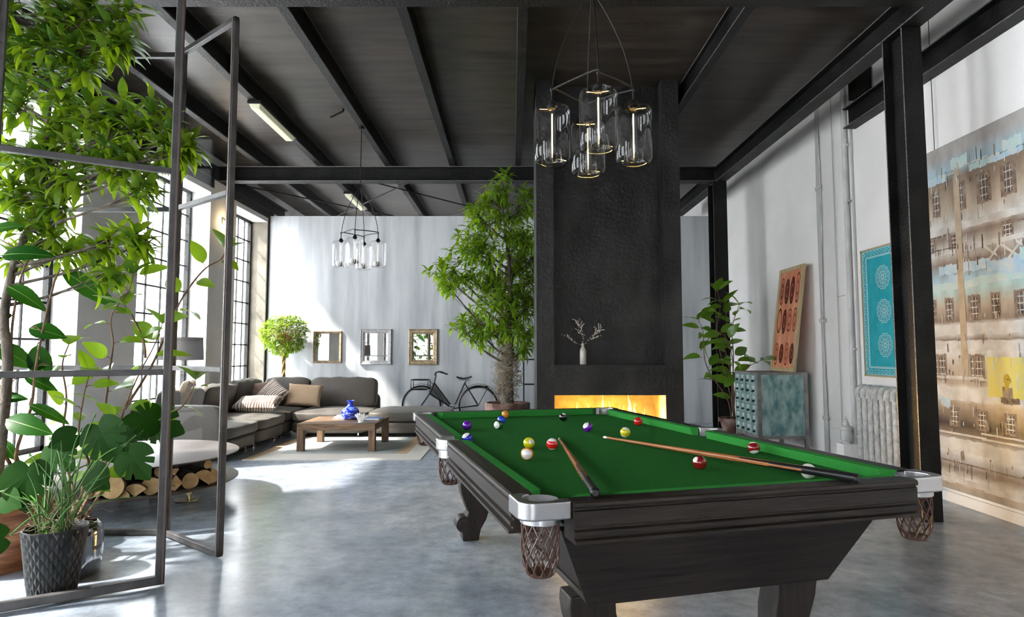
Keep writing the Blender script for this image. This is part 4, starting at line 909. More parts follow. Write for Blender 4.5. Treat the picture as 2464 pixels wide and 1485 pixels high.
# seated-bust silhouette in yellow and brown
fy, fz_ = 4.63, 1.0
patch(fy, fz_ - .075, .045, .065, 1, .1, 8); patch(fy - .02, fz_ - .11, .085, .022, 2, .3, 10)
lay[0] += 1; x = -.0008 - lay[0] * .000006
hd = [(fy + .030 * math.cos(a), fz_ + .045 + .040 * math.sin(a)) for a in [2 * PI * i / 16 for i in range(16)]]; b.add([(x, p[0], p[1]) for p in hd], [tuple(range(16))], 7)
patch(fy + .004, fz_ - .005, .016, .025, 7, .05, 6); patch(fy - .014, fz_ + .048, .014, .005, 2, .1, 5); patch(fy - .032, fz_ + .036, .006, .010, 7, .1, 5)
b.build('painted_shapes', pm, t)
tag(B().tube([(XR - .03, 5.30, 2.985), (XR - .03, 5.30, ZC - .001)], .003, 6).build('hanging_wire', M_bmet, None), 'thin black wire holding the huge canvas from above', 'wire')

# teal print
t = empty('framed_print', (XR - .03, 6.135, 1.652), 0, 'turquoise ornamental print with three pale rosettes, half behind the near column', 'picture')
hw, hh = .37, .65
b = B()
for s_ in (-1, 1): b.box((-.004, s_ * hw, -hh), (.028, s_ * (hw - .016), hh)); b.box((-.004, -hw, s_ * hh), (.028, hw, s_ * (hh - .016)))
b.build('frame', M_oak, t)
B().box((.004, -hw + .014, -hh + .014), (.026, hw - .014, hh - .014)).build('print', M_teal, t)
b = B(); x = .0030
def ring(cy_, cz_, ry, rz_, wd, n=40, sc=0, amp=0.):
    vs = []
    for i in range(n):
        a = 2 * PI * i / n; k = 1 + amp * abs(math.sin(sc * a / 2))
        for q in (-wd / 2, wd / 2): vs.append((x, cy_ + (ry * k + q) * math.cos(a), cz_ + (rz_ * k + q) * math.sin(a)))
    b.add(vs, [(2 * i, 2 * i + 1, (2 * i + 3) % (2 * n), (2 * i + 2) % (2 * n)) for i in range(n)])
for zz in (.335, 0, -.335):
    ring(0, zz, .105, .105, .007, 96, 12, .12); ring(0, zz, .088, .088, .005, 96, 12, .1); ring(0, zz, .045, .045, .006, 64, 8, .25); ring(0, zz, .016, .016, .006, 20)
    for k in range(12): a = 2 * PI * k / 12; ring(.068 * math.cos(a), zz + .068 * math.sin(a), .011, .011, .004, 12)
    for k in range(8): a = 2 * PI * k / 8; ring(.030 * math.cos(a), zz + .030 * math.sin(a), .008, .008, .004, 10)
for d, wd in ((.085, .007), (.098, .004), (.022, .005)):
    for s_ in (-1, 1): b.box((x - .0004, s_ * (hw - d), -hh + d), (x + .001, s_ * (hw - d - wd), hh - d)); b.box((x - .0004, -hw + d, s_ * (hh - d)), (x + .001, hw - d, s_ * (hh - d - wd)))
m_ = 20
for k in range(m_): # scroll border
    zz = -hh + .06 + (2 * hh - .12) * k / (m_ - 1)
    for s_ in (-1, 1): ring(s_ * (hw - .053), zz, .017, .021, .0045, 14); ring(s_ * (hw - .047), zz + .024, .008, .009, .004, 10)
for k in range(11):
    yy = -hw + .06 + (2 * hw - .12) * k / 10
    for s_ in (-1, 1): ring(yy, s_ * (hh - .053), .021, .017, .0045, 14)
b.build('ornament', M_tline, t)

# leaning print with ovals
Pb = Vector((3.42, 7.95, 1.0015)); lean = math.atan2(.17, 1.33); hw, hh = .345, 1.34
t = empty('framed_print', Pb, 0, 'salmon print of twelve ovals in a pale wood frame, leaning on the green cabinet', 'picture', rot=(0, lean, 0))
b = B(); wf = .05
for s_ in (-1, 1): b.box((-.0195, s_ * (hw - .0005), wf), (.0145, s_ * (hw - wf), hh - wf))
b.box((-.02, -hw, 0), (.015, hw, wf)); b.box((-.02, -hw, hh - wf), (.015, hw, hh)); b.build('frame', M_oak, t, bevel=.003)
B().box((-.008, -hw + wf, wf), (.012, hw - wf, hh - wf)).build('print', mat('salmon_print', (.52, .17, .08), .5, col2=(.74, .34, .20), nscale=3, nstretch=(1, 3, .7)), t)
om = [mat('oval_dark', (.035, .004, .003), .4), mat('oval_rust', (.26, .03, .012), .4, col2=(.13, .010, .008), nscale=9), mat('oval_salmon', (.62, .24, .13), .5), mat('oval_orange', (.45, .10, .035), .4)]
b = B(); rr = random.Random(4)
for r in range(3):
    for c_ in range(4):
        y = -hw + wf + (c_ + .5) * (2 * hw - 2 * wf) / 4; z = wf + .19 + r * .40 + rr.uniform(-.02, .02); ry, rz_ = .066 + rr.uniform(-.010, .003), (.135, .165, .185)[r] + rr.uniform(-.02, .015); n = 36
        seq = [0, 1, 0, 3, 0] if rr.random() < .4 else ([1, 2, 1, 0, 2, 0] if rr.random() < .5 else [1, 2, 3, 1, 2])
        if r == 1 and c_ == 3: seq = [0, 3, 2]
        for q, mi in enumerate(seq):
            f = 1 - q * .17; vs = [(-.0085 - q * .0002, y + ry * f * math.cos(2 * PI * i / n), z + (rz_ * f) * math.sin(2 * PI * i / n)) for i in range(n)]; b.add(vs, [tuple(range(n))], mi)
b.build('ovals', om, t)

# green cabinet
gx0, gx1, gy0, gy1, gz0, gz1 = 2.985, 3.60, 7.66, 8.43, .195, 1.0
t = empty('drawer_cabinet', ((gx0 + gx1) / 2, (gy0 + gy1) / 2, 0), 0, 'patinated green metal cabinet of small drawers on short legs by the white wall', 'cabinet')
ccx, ccy = (gx0 + gx1) / 2, (gy0 + gy1) / 2; hx, hy = (gx1 - gx0) / 2, (gy1 - gy0) / 2
B().box((-hx + .012, -hy + .012, gz0 + .01), (hx, hy, gz1 - .012)).build('carcass', M_cab, t)
b = B(); f = .045
b.box((-hx, -hy, gz1 - .03), (hx, hy, gz1)); b.box((-hx + .001, -hy + .001, gz0), (hx - .001, hy - .001, gz0 + .04))
for s1 in (-1, 1):
    for s2 in (-1, 1): b.box((s1 * hx, s2 * hy, 0), (s1 * (hx - f), s2 * (hy - f), gz1 - .0302))
b.box((-hx + f, -hy + .002, gz0 + .04), (hx - f, -hy + .004, gz0 + .041))
b.build('frame', M_cabf, t, bevel=.003)
nr, nc = 6, 4; dz = (gz1 - .03 - gz0 - .04) / nr; dy = (2 * hy - 2 * f * .5) / nc
for r in range(nr):
    for c_ in range(nc):
        y0 = -hy + f * .5 + c_ * dy; z0 = gz0 + .04 + r * dz
        d_ = B().box((-hx - .004, y0 + .004, z0 + .004), (-hx + .03, y0 + dy - .004, z0 + dz - .004)).build('drawer', M_cab, t, bevel=.002)
        yc = y0 + dy / 2; B().box((-hx - .008, yc - .022, z0 + dz * .58), (-hx - .003, yc + .022, z0 + dz * .9)).build('label_plate', M_paper, d_)
        b = B(); zc_ = z0 + dz * .36; b.box((-hx - .022, yc - .026, zc_ - .008), (-hx - .004, yc + .026, zc_ + .012)); b.box((-hx - .026, yc - .020, zc_ - .014), (-hx - .018, yc + .020, zc_ + .004)); b.build('cup_pull', M_bmet, d_, bevel=.003)

# radiator
t = empty('radiator', (3.52, 5.9, 0), 0, 'old ornate grey cast iron radiator under the turquoise print', 'radiator')
for k in range(9):
    y = .40 - k * .098; b = B()
    for x in (-.045, .045): b.tube([(x, y, .12), (x, y, .80)], .034, 12)
    b.tube(smoothp([(-.06, y, .80), (-.05, y, .87), (0, y, .895), (.05, y, .87), (.06, y, .80)], 4), .036, 12); b.tube([(-.06, y, .12), (.06, y, .12)], .038, 12)
    for x in (-.05, .05): 
        if k in (0, 8): b.tube([(x, y, .1), (x, y, 0)], [.03, .02], 10)
    b.build('section', M_rad, t, smooth=True)
for z in (.14, .84): B().tube([(0, .42, z), (0, -.40, z)], .022, 10).build('connecting_pipe', M_rad, t, smooth=True)

# pipes and cables on the right wall
def vpipe(name, Y, r, z0, z1, m, label, cat, x=None, lean=0): 
    X = x if x else XR - r - .012
    t = empty(name, (X, Y, 0), 0, label, cat)
    B().tube([(0, 0, z0), (0, lean, z1)], r, 14).build('pipe', m, t, smooth=True); return t, X
t, X = vpipe('wall_pipe', 6.72, .026, .0, 4.215, M_pipe, 'thick grey painted pipe running up the white wall left of the turquoise print', 'pipe')
for z in (.36, 1.28, 2.88, 3.5): b = B(); b.tube([(0, 0, z - .014), (0, 0, z + .014)], .030, 14); b.box((-.004, -.055, z - .012), (.03, -.02, z + .012)); b.tube([(.0, -.05, z), (.0, -.075, z)], .006, 8); b.build('clamp', M_pipe, t, smooth=True)
t, X = vpipe('wall_pipe', 6.62, .010, .0, 4.215, M_cable, 'thin white pipe right beside the thick grey wall pipe', 'pipe')
t, X = vpipe('cable_bundle', 7.36, .009, .0, 4.2, M_cable, 'bundle of thin pipes clamped together on the white wall beside the leaning print', 'pipe')
for k, (dy, le) in enumerate(((-.022, .02), (.022, -.01), (.045, .0), (-.05, .03))): B().tube([(0, dy, 0), (-.002 * k, dy * .6 + le, 1.5), (0, dy, 2.9), (0, dy * .5, 4.2)], .007 if k else .010, 10).build('pipe', M_pipe if k % 2 else M_cable, t, smooth=True)
for z in (.48, 1.62, 3.2): b = B(); b.box((-.016, -.055, z - .022), (.019, .06, z + .022)); b.box((-.03, -.10, z - .012), (-.01, -.05, z + .012)); b.build('clamp', M_pipe, t, bevel=.004)
t, X = vpipe('wall_cable', 7.02, .005, .0, 4.2, M_cable, 'single thin cable on the white wall between the two pipe groups', 'cable')
B().box((-.006, -.16, 1.868), (.004, 0, 1.874)).build('side_run', M_cable, t)
# gas valve on plinth
Pg = Vector((3.56, 6.74, 0))
t = empty('gas_regulator', Pg, 0, 'grey bottle shaped gas regulator standing on a small white box by the wall', 'regulator')
B().box((-.075, -.075, 0), (.105, .075, .28)).build('plinth', M_wall, t, bevel=.006)
B().lathe([(0, .28), (.048, .28), (.048, .31), (.06, .315), (.06, .40), (.055, .42), (.062, .425), (.06, .45), (.03, .475), (.028, .50), (.018, .505), (.018, .53), (.008, .535), (.006, .56), (0, .56)], 28).build('body', M_pipe, t, smooth=True, ang=35)

# ------------------------------------------------------------------ foliage tools
def leaf_tpl(n=6, w=.36, fold=.18, droop=.35, tip=1.4, serr=0., rib=0.):
    vs = []; fs_ = []
    for i in range(n + 1):
        u = i / n; wd = w / 2 * (math.sin(PI * min(1, u ** .85)) ** .75 if 0 < u < 1 else .02) * (1 - .25 * u ** 2)
        if serr and 0 < i < n: wd *= 1 + serr * (1 if i % 2 else -1)
        x = math.sin(u * droop * 1.2) / max(droop * 1.2, 1e-3); z = -(1 - math.cos(u * droop * 1.6)) / max(droop * 1.6, 1e-3)
        vs += [(x, wd, z + fold * wd * 1.5), (x, 0, z), (x, -wd, z + fold * wd * 1.5)]
    for i in range(n):
        for j in (0, 1): fs_.append((i * 3 + j, i * 3 + j + 1, (i + 1) * 3 + j + 1, (i + 1) * 3 + j))
    if not rib: return np.array(vs), fs_
    o = len(vs); k = len(fs_)
    for i in range(n + 1):
        x, _, z = vs[i * 3 + 1]; wd = rib * (1 - .8 * i / n); vs += [(x, wd, z + .012), (x, -wd, z + .012)]
    for i in range(n): fs_.append((o + i * 2, o + i * 2 + 1, o + i * 2 + 3, o + i * 2 + 2))
    return np.array(vs), fs_, k
def leaves_mesh(name, m, tpls, inst, parent):
    """inst: list of (pos, dir, up, length, wscale, tpl index) -> one foliage mesh"""
    V = []; Fc = []; o = 0; MI = []
    for p, d, u, L, ws, k in inst:
        tv, tf = tpls[k][:2]; d = Vector(d).normalized(); y = Vector(u).cross(d)
        if y.length < 1e-4: y = d.orthogonal()
        y.normalize(); z = d.cross(y)
        A = np.array([list(d), list(y * ws), list(z)]) * L
        V.append(tv @ A + np.array(list(p))); Fc += [tuple(i + o for i in f) for f in tf]; o += len(tv); kk = tpls[k][2] if len(tpls[k]) > 2 else len(tf); MI += [0] * kk + [1] * (len(tf) - kk)
    V = np.concatenate(V)
    me = bpy.data.meshes.new(name); me.from_pydata(V.tolist(), [], Fc); me.materials.append(m)
    if any(MI): me.materials.append(M_rib); me.polygons.foreach_set('material_index', MI)
    me.polygons.foreach_set('use_smooth', [True] * len(me.polygons)); me.update()
    ob = bpy.data.objects.new(name, me); COL.objects.link(ob)
    if parent: ob.parent = parent
    return ob
M_rib = mat('pale_midrib', (.16, .30, .05), .5)
T1 = [leaf_tpl(6, .31, .2, .6), leaf_tpl(6, .28, .15, 1.0), leaf_tpl(6, .34, .25, .35)]
T2 = [leaf_tpl(8, .56, .16, .45, rib=.010), leaf_tpl(8, .60, .1, .75, rib=.010), leaf_tpl(8, .52, .22, .2, rib=.010)]
T3 = [leaf_tpl(13, .50, .14, .55, serr=.05, rib=.010), leaf_tpl(13, .46, .2, .9, serr=.05, rib=.010), leaf_tpl(13, .54, .1, .3, serr=.05, rib=.010)]
def rdir(r_, flat=1.): 
    v = Vector((r_.gauss(0, 1), r_.gauss(0, 1), r_.gauss(0, 1) * flat)); return v.normalized()
def tree(o, org, trunk, tr, clusters, m, LL, ntw, seed, wh=8, up=.25, sq=1., keep=None, rbr=.012, slope=.8):
    """branches from the trunk to every cluster, twigs inside it, leaf whorls at the twig ends. world coordinates in, local out"""
    r_ = random.Random(seed); b = B(); inst = []
    tp = smoothp(trunk, 6); n = len(tp); b.tube([p - org for p in tp], [tr[0] + (tr[1] - tr[0]) * i / (n - 1) for i in range(n)], 12)
    for (c_, R_) in clusters:
        c_ = Vector(c_)
        cand = [p for p in tp[n // 3:] if p.z < c_.z - .05 * R_] or [tp[n // 2]]
        s_ = min(tp[n // 5:], key=lambda p: abs(p.z - (c_.z - slope * math.hypot(p.x - c_.x, p.y - c_.y) - .05)))
        mid = s_.lerp(c_, .5) + Vector((r_.uniform(-.1, .1), r_.uniform(-.06, .06), r_.uniform(-.08, .05))) * min(1, (c_ - s_).length)
        pts = smoothp([s_, mid, c_], 5); b.tube([p - org for p in pts], [rbr * 1.5 - (rbr * .9) * i / (len(pts) - 1) for i in range(len(pts))], 7)
        k = max(4, int(ntw * (R_ / .25) ** 1.6))
        for q in range(k):
            d = rdir(r_, .9); rad = R_ * (r_.random() ** .45); e_ = c_ + Vector((d.x * rad, d.y * rad * sq, d.z * rad))
            st = pts[r_.randrange(len(pts) // 2, len(pts))]
            m_ = st.lerp(e_, .5) + rdir(r_) * R_ * .08 - Vector((0, 0, R_ * .05)); tw = smoothp([st, m_, e_], 3); b.tube([p - org for p in tw], [.0045, .0042, .0038, .0034, .003, .0028, .0024][:len(tw)], 4, caps=False)
            dd = ((e_ - m_).normalized() + Vector((0, 0, up))).normalized()
            nl = r_.randint(wh - 2, wh + 2)
            sx_ = dd.orthogonal().normalized(); sy_ = dd.cross(sx_); a0 = r_.uniform(0, 6.28)
            for j in range(nl):
                a = a0 + j * 2.4; sp_ = .55 + .9 * (j / nl); ld = dd * (1.15 - sp_ * .75) + (sx_ * math.cos(a) + sy_ * math.sin(a)) * sp_
                pos = e_ - dd * (LL * .55 * j / nl)
                if keep and not keep(pos): continue
                inst.append((pos - org, ld, (0, 0, 1) if abs(ld.normalized().z) < .95 else (1, 0, 0), LL * r_.uniform(.7, 1.15), r_.uniform(.85, 1.15), r_.randrange(3)))
    t_ = b.build('trunk', M_bark, o, smooth=True)
    fo_ = leaves_mesh('foliage', m, T1, inst, o)
    return t_, fo_

# ---- big tree behind the pool table
YT = 8.7; org = Vector((ony(1221, 966, YT).x, YT, 0)); rim = .555
t = empty('potted_tree', org, 0, 'big leafy indoor tree in a wide terracotta pot left of the black chimney', 'tree')
b = B().lathe([(0, 0), (.20, 0), (.215, .01), (.285, .44), (.285, .45), (.31, .455), (.312, .54), (.305, rim), (.28, rim), (.27, .50), (.0, .50)], 48); b.build('pot', M_terra, t, smooth=True, ang=35)
B().lathe([(.272, .505), (.2, .515), (0, .525)], 32).build('soil', M_soil, t)
def C(px, py, r, dy=0.): p = ony(px, py, YT + dy); return (p, r / FPX * YT)
tc_ = [C(1205, 455, 40), C(1180, 480, 36, .1), C(1150, 515, 42, -.1), C(1190, 530, 45, .2), C(1260, 500, 48, .1), C(1285, 470, 30), C(1225, 560, 60), C(1140, 570, 50, .2), C(1110, 600, 45, -.1), C(1170, 610, 55, -.2), C(1240, 620, 60, .2), C(1275, 580, 50, -.1),
       C(1090, 650, 40), C(1050, 645, 32, .1), C(1125, 665, 45, -.1), C(1080, 690, 38, -.2), C(1170, 670, 50, .2), C(1220, 690, 60), C(1275, 670, 50, .1), C(1190, 740, 55, -.2), C(1140, 770, 45, .1), C(1110, 785, 34, -.1), C(1240, 740, 55, .1), C(1280, 730, 45), C(1200, 795, 50, .1), C(1245, 790, 45, -.2), C(1160, 800, 42, -.1), C(1278, 810, 34, .1), C(1260, 840, 26), C(1305, 600, 60, .2), C(1310, 700, 60, .2), C(1215, 425, 22)]
tr_pts = [org + Vector((0, 0, .5)), ony(1220, 900, YT), ony(1226, 840, YT), ony(1222, 780, YT), ony(1228, 700, YT), ony(1222, 600, YT), ony(1205, 480, YT)]
tree(t, org, tr_pts, (.095, .012), tc_, M_lf2, .145, 15, 5, wh=9, sq=.8, keep=lambda p: p.z < 3.9, rbr=.013)
rr = random.Random(8); b = B(); bb = B()
for k in range(300):
    z = rim + .10 + (1.36 - rim - .10) * rr.random(); a = rr.uniform(0, 6.28); R0 = .11 + .06 * math.sin((z - rim) / .8 * PI)
    pts = []; r0 = rr.uniform(.5, 1.15) * R0; da = rr.uniform(-.6, .6); dz = rr.uniform(-.03, .015)
    for i in range(8):
        u = i / 7; aa = a + da * u * 2 + .4 * math.sin(u * 7 + k); r0_ = r0 * (1 + .25 * math.sin(u * 5 + k * 2)); pts.append((r0_ * math.cos(aa), r0_ * math.sin(aa), z + dz * i + .03 * math.sin(u * 6 + k)))
    b.tube(pts, .0028, 4, caps=False)
    if k % 3 == 0: q = pts[-1]; bb.lathe([(0, -.009), (.008, -.004), (.008, .004), (0, .009)], 6, q)
b.build('dry_vines', M_vine, t); bb.build('seed_pods', mat('seed_pods', (.36, .33, .20), .8), t)

# ---- topiary ball tree behind the sofa
YT2 = 10.72; org = Vector((ony(683, 850, YT2).x, YT2, 0)); cc = ony(683, 806, YT2)
t = empty('topiary_tree', org, 0, 'small round topiary tree with a braided golden stem behind the sofa corner', 'tree')
B().lathe([(0, 0), (.14, 0), (.18, .30), (.185, .32), (.16, .32), (.15, .29), (0, .28)], 32).build('pot', M_terra, t, smooth=True)
b = B()
for s_ in (0, 2.1, 4.2): b.tube([(.020 * math.cos(s_ + z * 13), .020 * math.sin(s_ + z * 13), z) for z in [.28 + (cc.z - .55) * i / 40 for i in range(41)]], .016, 7)
b.build('braided_stem', M_gold, t, smooth=True)
rr = random.Random(14); inst = []; b = B()
for k in range(620):
    d = rdir(rr); rad = .40 * (.45 + .55 * rr.random() ** .4) * (1 + .07 * math.sin(d.x * 7 + d.z * 5)); e_ = cc + Vector((d.x * rad, d.y * rad * .8, d.z * rad * .86)) - org
    if k % 4 == 0: b.tube([cc - org - Vector((0, 0, .22)), (cc - org).lerp(e_, .5), e_], [.007, .004, .002], 4, caps=False)
    for j in range(7):
        a = rr.uniform(0, 6.28); ld = d * rr.uniform(.2, 1) + Vector((math.cos(a), math.sin(a) * .8, rr.uniform(-.3, .8))); inst.append((e_, ld, (0, 0, 1), rr.uniform(.045, .075), 1.15, rr.randrange(3)))
b.build('twigs', M_gold, t); leaves_mesh('foliage', mat('pale_green_leaf', (.11, .20, .045), .4, island=.5, transl=.35), T1, inst, t)

# ---- leafy stems helper
def stems_plant(o, org, stems, m, T, LL, seed, gap, r0=.007, start=.25, up=.35, mst=None, tipn=3, yj=.0):
    r_ = random.Random(seed); b = B(); inst = []; pet = B()
    for st in stems:
        pts = smoothp(st, 6); n = len(pts); b.tube([p - org for p in pts], [r0 * (1 - .65 * i / (n - 1)) for i in range(n)], 8)
        L = sum((pts[i + 1] - pts[i]).length for i in range(n - 1)); acc = 0; nxt = L * start; ph = r_.uniform(0, 6.28)
        for i in range(n - 1):
            seg = (pts[i + 1] - pts[i]).length; d = (pts[i + 1] - pts[i]).normalized()
            while acc + seg >= nxt:
                p = pts[i].lerp(pts[i + 1], (nxt - acc) / seg); ph += 2.4 + r_.uniform(-.3, .3)
                s_ = d.orthogonal().normalized(); q = d.cross(s_); sd_ = (s_ * math.cos(ph) + q * math.sin(ph)); sd_.y *= .75
                ld = (sd_ + d * up + Vector((0, 0, .15))).normalized(); pl = LL * .22; pet.tube([p - org, p + ld * pl * .5 + Vector((0, 0, .01)) - org, p + ld * pl - org], .0022, 5, caps=False)
                inst.append((p + ld * pl - org, ld, (r_.uniform(-.5, .5), -r_.uniform(.1, 1.1), .7), LL * r_.uniform(.75, 1.15), r_.uniform(.9, 1.1), r_.randrange(3))); nxt += gap * r_.uniform(.7, 1.3)
            acc += seg
        e_ = pts[-1]; d = (pts[-1] - pts[-3]).normalized()
        for k in range(tipn):
            a = ph + k * 2.3; s_ = d.orthogonal().normalized(); q = d.cross(s_); ld = d * .8 + (s_ * math.cos(a) + q * math.sin(a)) * .7; inst.append((e_ - org, ld, (0, 0, 1), LL * r_.uniform(.8, 1.1), 1, r_.randrange(3)))
    b.v += [tuple(v) for v in pet.v]; off = len(b.v) - len(pet.v); b.f += [tuple(i + off for i in f) for f in pet.f]; b.m += pet.m
    b.build('stems', mst or M_bark2, o, smooth=True); leaves_mesh('foliage', m, T, inst, o)

# ---- plant beside the green cabinet
YP2 = 8.72; Pp = ony(1762, 1003, YP2); org = Vector((Pp.x + .02, YP2, 0))
t = empty('potted_plant', org, 0, 'leafy green plant in a stained terracotta pot between the far column and the green cabinet', 'plant')
B().lathe([(0, 0), (.12, 0), (.175, .28), (.175, .29), (.20, .295), (.205, .345), (.185, .345), (.175, .31), (0, .30)], 40).build('pot', M_terra, t, smooth=True, ang=35)
B().lathe([(.18, .312), (0, .325)], 24).build('soil', M_soil, t)
def q2(px, py, dy=0): return ony(px, py, YP2 + dy)
base = org + Vector((0, 0, .31))
st = [[base, q2(1757, 950), q2(1740, 880), q2(1725, 800), q2(1733, 735), q2(1725, 700)], [base + Vector((-.03, 0, 0)), q2(1750, 960, -.1), q2(1710, 900, -.15), q2(1695, 860, -.2), q2(1692, 800, -.15), q2(1680, 770, -.1)], [base + Vector((.02, 0, 0)), q2(1763, 930, .1), q2(1765, 860, .05), q2(1762, 790), q2(1778, 735)],
      [base, q2(1765, 940, -.1), q2(1760, 850, -.1), q2(1735, 800, -.05), q2(1700, 820, .1)], [base, q2(1770, 930, -.15), q2(1790, 890, -.2), q2(1830, 868, -.25)], [base, q2(1758, 900, .05), q2(1745, 840, .1), q2(1748, 770, .1), q2(1742, 730, .05)]]
stems_plant(t, org, st, mat('serrated_leaf', (.085, .20, .022), .33, island=.35, transl=.3, coat=.2), T3, .27, 12, .13, .010, .30, tipn=2)

# ---- left front group --------------------------------------------------------
YL = 3.86
def q3(px, py, Y=YL): return ony(px, py, Y)
# tall tree in wooden tub
org = Vector((-3.02, 3.72, 0))
t = empty('potted_tree', org, 0, 'tall leafy tree at the left edge in a brown wooden tub', 'tree')
B().lathe([(0, 0), (.20, 0), (.26, .12), (.285, .25), (.28, .36), (.262, .42), (.245, .42), (.25, .37), (0, .37)], 48).build('tub', M_wpot, t, smooth=True)
B().lathe([(.25, .375), (0, .39)], 24).build('soil', M_soil, t)
def C3(px, py, r, Y=3.86): return (ony(px, py, Y), r / FPX * Y)
cl = [C3(60, 50, 95), C3(150, 40, 85), C3(230, 40, 85), C3(300, 30, 45), C3(95, 130, 105), C3(190, 120, 80), C3(260, 110, 65), C3(300, 95, 45), C3(40, 180, 80), C3(130, 210, 75), C3(60, 255, 60), C3(210, 170, 45), C3(-40, 120, 100),
      C3(160, 285, 55), C3(220, 270, 62), C3(290, 275, 66), C3(350, 285, 62), C3(395, 300, 46), C3(250, 330, 55), C3(330, 335, 50), C3(175, 335, 40), C3(400, 345, 40), C3(440, 370, 28), C3(455, 345, 22),
      C3(50, 370, 75), C3(110, 400, 70), C3(170, 420, 60), C3(30, 450, 75), C3(90, 480, 70), C3(240, 420, 52), C3(300, 430, 50), C3(345, 465, 30), C3(150, 500, 50), C3(60, 550, 60), C3(140, 570, 50), C3(290, 400, 40),
      C3(310, 560, 48), C3(335, 590, 32), C3(255, 590, 30), C3(270, 650, 30), C3(30, 620, 45), C3(180, 600, 30), C3(345, 400, 35), C3(100, 330, 50)]
trk = [org + Vector((0, 0, .37)), q3(18, 900, 3.7), q3(10, 760, 3.72), q3(40, 620, 3.8), q3(90, 500, 3.85), q3(110, 360, 3.88), q3(120, 220, 3.88), q3(130, 60, 3.88)]
tree(t, org, trk, (.030, .011), cl, M_lf1, .160, 11, 15, wh=10, sq=.55, keep=lambda p: p.y < 4.25 and (p.y > 3.72 - (p.x + 2.0) * -.62 if p.x > -2.5 else p.y > 3.4), rbr=.008, slope=.28)
# big glossy leaves (rubber tree) rising from the tub side
org = Vector((-2.80, 3.62, 0)); 
t = empty('rubber_plant', Vector((-2.95, 4.08, 0)), 0, 'dark big-leaved rubber plant at the left edge, behind the monstera', 'plant'); org = Vector((-2.95, 4.08, 0))
B().lathe([(0, 0), (.12, 0), (.15, .26), (.155, .28), (.135, .28), (.13, .25), (0, .25)], 32).build('pot', M_terra, t, smooth=True)
big = [((150, 650), (262, 722), 150, .75), ((20, 690), (118, 735), 100, 1), ((5, 615), (155, 590), 118, 1), ((115, 585), (40, 600), 90, 1), ((70, 790), (140, 800), 85, 1.25), ((90, 830), (100, 925), 100, 1.2), ((-10, 830), (45, 862), 95, 1.2), ((15, 1010), (120, 1035), 115, 1.1), ((-20, 960), (60, 950), 80, 1), ((20, 930), (-50, 960), 80, 1), ((120, 880), (60, 875), 70, 1.1), ((70, 975), (155, 1005), 95, .7), ((10, 1060), (30, 1110), 60, 1.1), ((30, 760), (-30, 790), 80, 1.1), ((60, 905), (140, 935), 80, .9), ((-30, 560), (40, 530), 90, 1), ((60, 1140), (10, 1180), 60, 1)]
b = B(); inst = []; Yb = 3.70
main = [smoothp([org + Vector((0, 0, .25)), q3(15, 1100, 3.85), q3(25, 950, 3.75), q3(30, 780, 3.74), q3(60, 640, 3.74), q3(110, 600, 3.74)], 6), smoothp([org + Vector((.03, 0, .25)), q3(40, 1120, 3.8), q3(75, 980, 3.74), q3(90, 860, 3.74), q3(130, 680, 3.74), q3(150, 650, 3.74)], 6)]
for mm in main: b.tube([p - org for p in mm], [.012 - .008 * i / len(mm) for i in range(len(mm))], 8)
rr = random.Random(2); T4 = [leaf_tpl(14, .44, .12, .35, serr=.02, rib=.012), leaf_tpl(14, .44, .18, .6, serr=.02, rib=.012)]
for (a, c_, L, ws) in big:
    Yq = Yb + rr.uniform(-.1, .16); A = ony(a[0], a[1], Yq); D_ = ony(c_[0], c_[1], Yq + rr.uniform(-.06, .06)); d = (D_ - A)
    Ll = L / FPX * Yq
    near = min([p for mm in main for p in mm], key=lambda p: (p - A).length); b.tube([near - org, near.lerp(A, .5) + Vector((0, 0, .02)) - org, A - org], .0035, 6)
    inst.append((A - org, d, (rr.uniform(-.3, .3), -.85, .55), Ll, ws, rr.randrange(2)))
b.build('stems', M_bark2, t, smooth=True); leaves_mesh('leaves', M_lf4, T4, inst, t)
# rubber fig in the chrome pot
org = Vector((-2.505, 3.60, 0))
t = empty('potted_fig', org, 0, 'slender fig with oval leaves in the round smoked chrome pot', 'plant')
B().lathe([(0, 0), (.155, 0), (.172, .02), (.178, .10), (.178, .22), (.17, .265), (.155, .285), (.142, .29), (.14, .285), (.145, .24), (0, .24)], 64).build('pot', M_dchrome, t, smooth=True, ang=60)
B().lathe([(.14, .245), (0, .26)], 24).build('soil', M_soil, t)
bs = org + Vector((.0, 0, .25)); Yf = 3.86
def q4(px, py, Y=Yf): return ony(px, py, Y)
st = [[bs, q4(205, 1200), q4(225, 1090), q4(250, 1000), q4(262, 900), q4(272, 830), q4(268, 760), q4(310, 700), q4(320, 660)],
      [bs + Vector((.02, 0, 0)), q4(215, 1190), q4(270, 1080), q4(300, 980), q4(335, 900), q4(372, 830), q4(390, 780)],
      [q4(350, 862), q4(345, 820), q4(318, 760), q4(300, 735)],
      [bs + Vector((.03, .05, 0)), q4(240, 1190, 3.95), q4(300, 1080, 4.05), q4(370, 1000, 4.1), q4(430, 985, 4.15), q4(462, 940, 4.15), q4(470, 915, 4.15)],
      [q4(300, 985), q4(365, 880, 3.95), q4(405, 790, 4.05), q4(440, 715, 4.1), q4(490, 650, 4.1), q4(530, 625, 4.1), q4(545, 600, 4.1)],
      [bs + Vector((-.03, 0, 0)), q4(180, 1200), q4(150, 1080), q4(160, 960), q4(150, 880), q4(165, 830)],
      [bs, q4(196, 1190), q4(215, 1120, 3.8), q4(190, 1050, 3.78), q4(200, 960, 3.78), q4(215, 900, 3.78)]]
stems_plant(t, org, st, M_lf3, T2, .17, 22, .105, .009, .30, tipn=3)
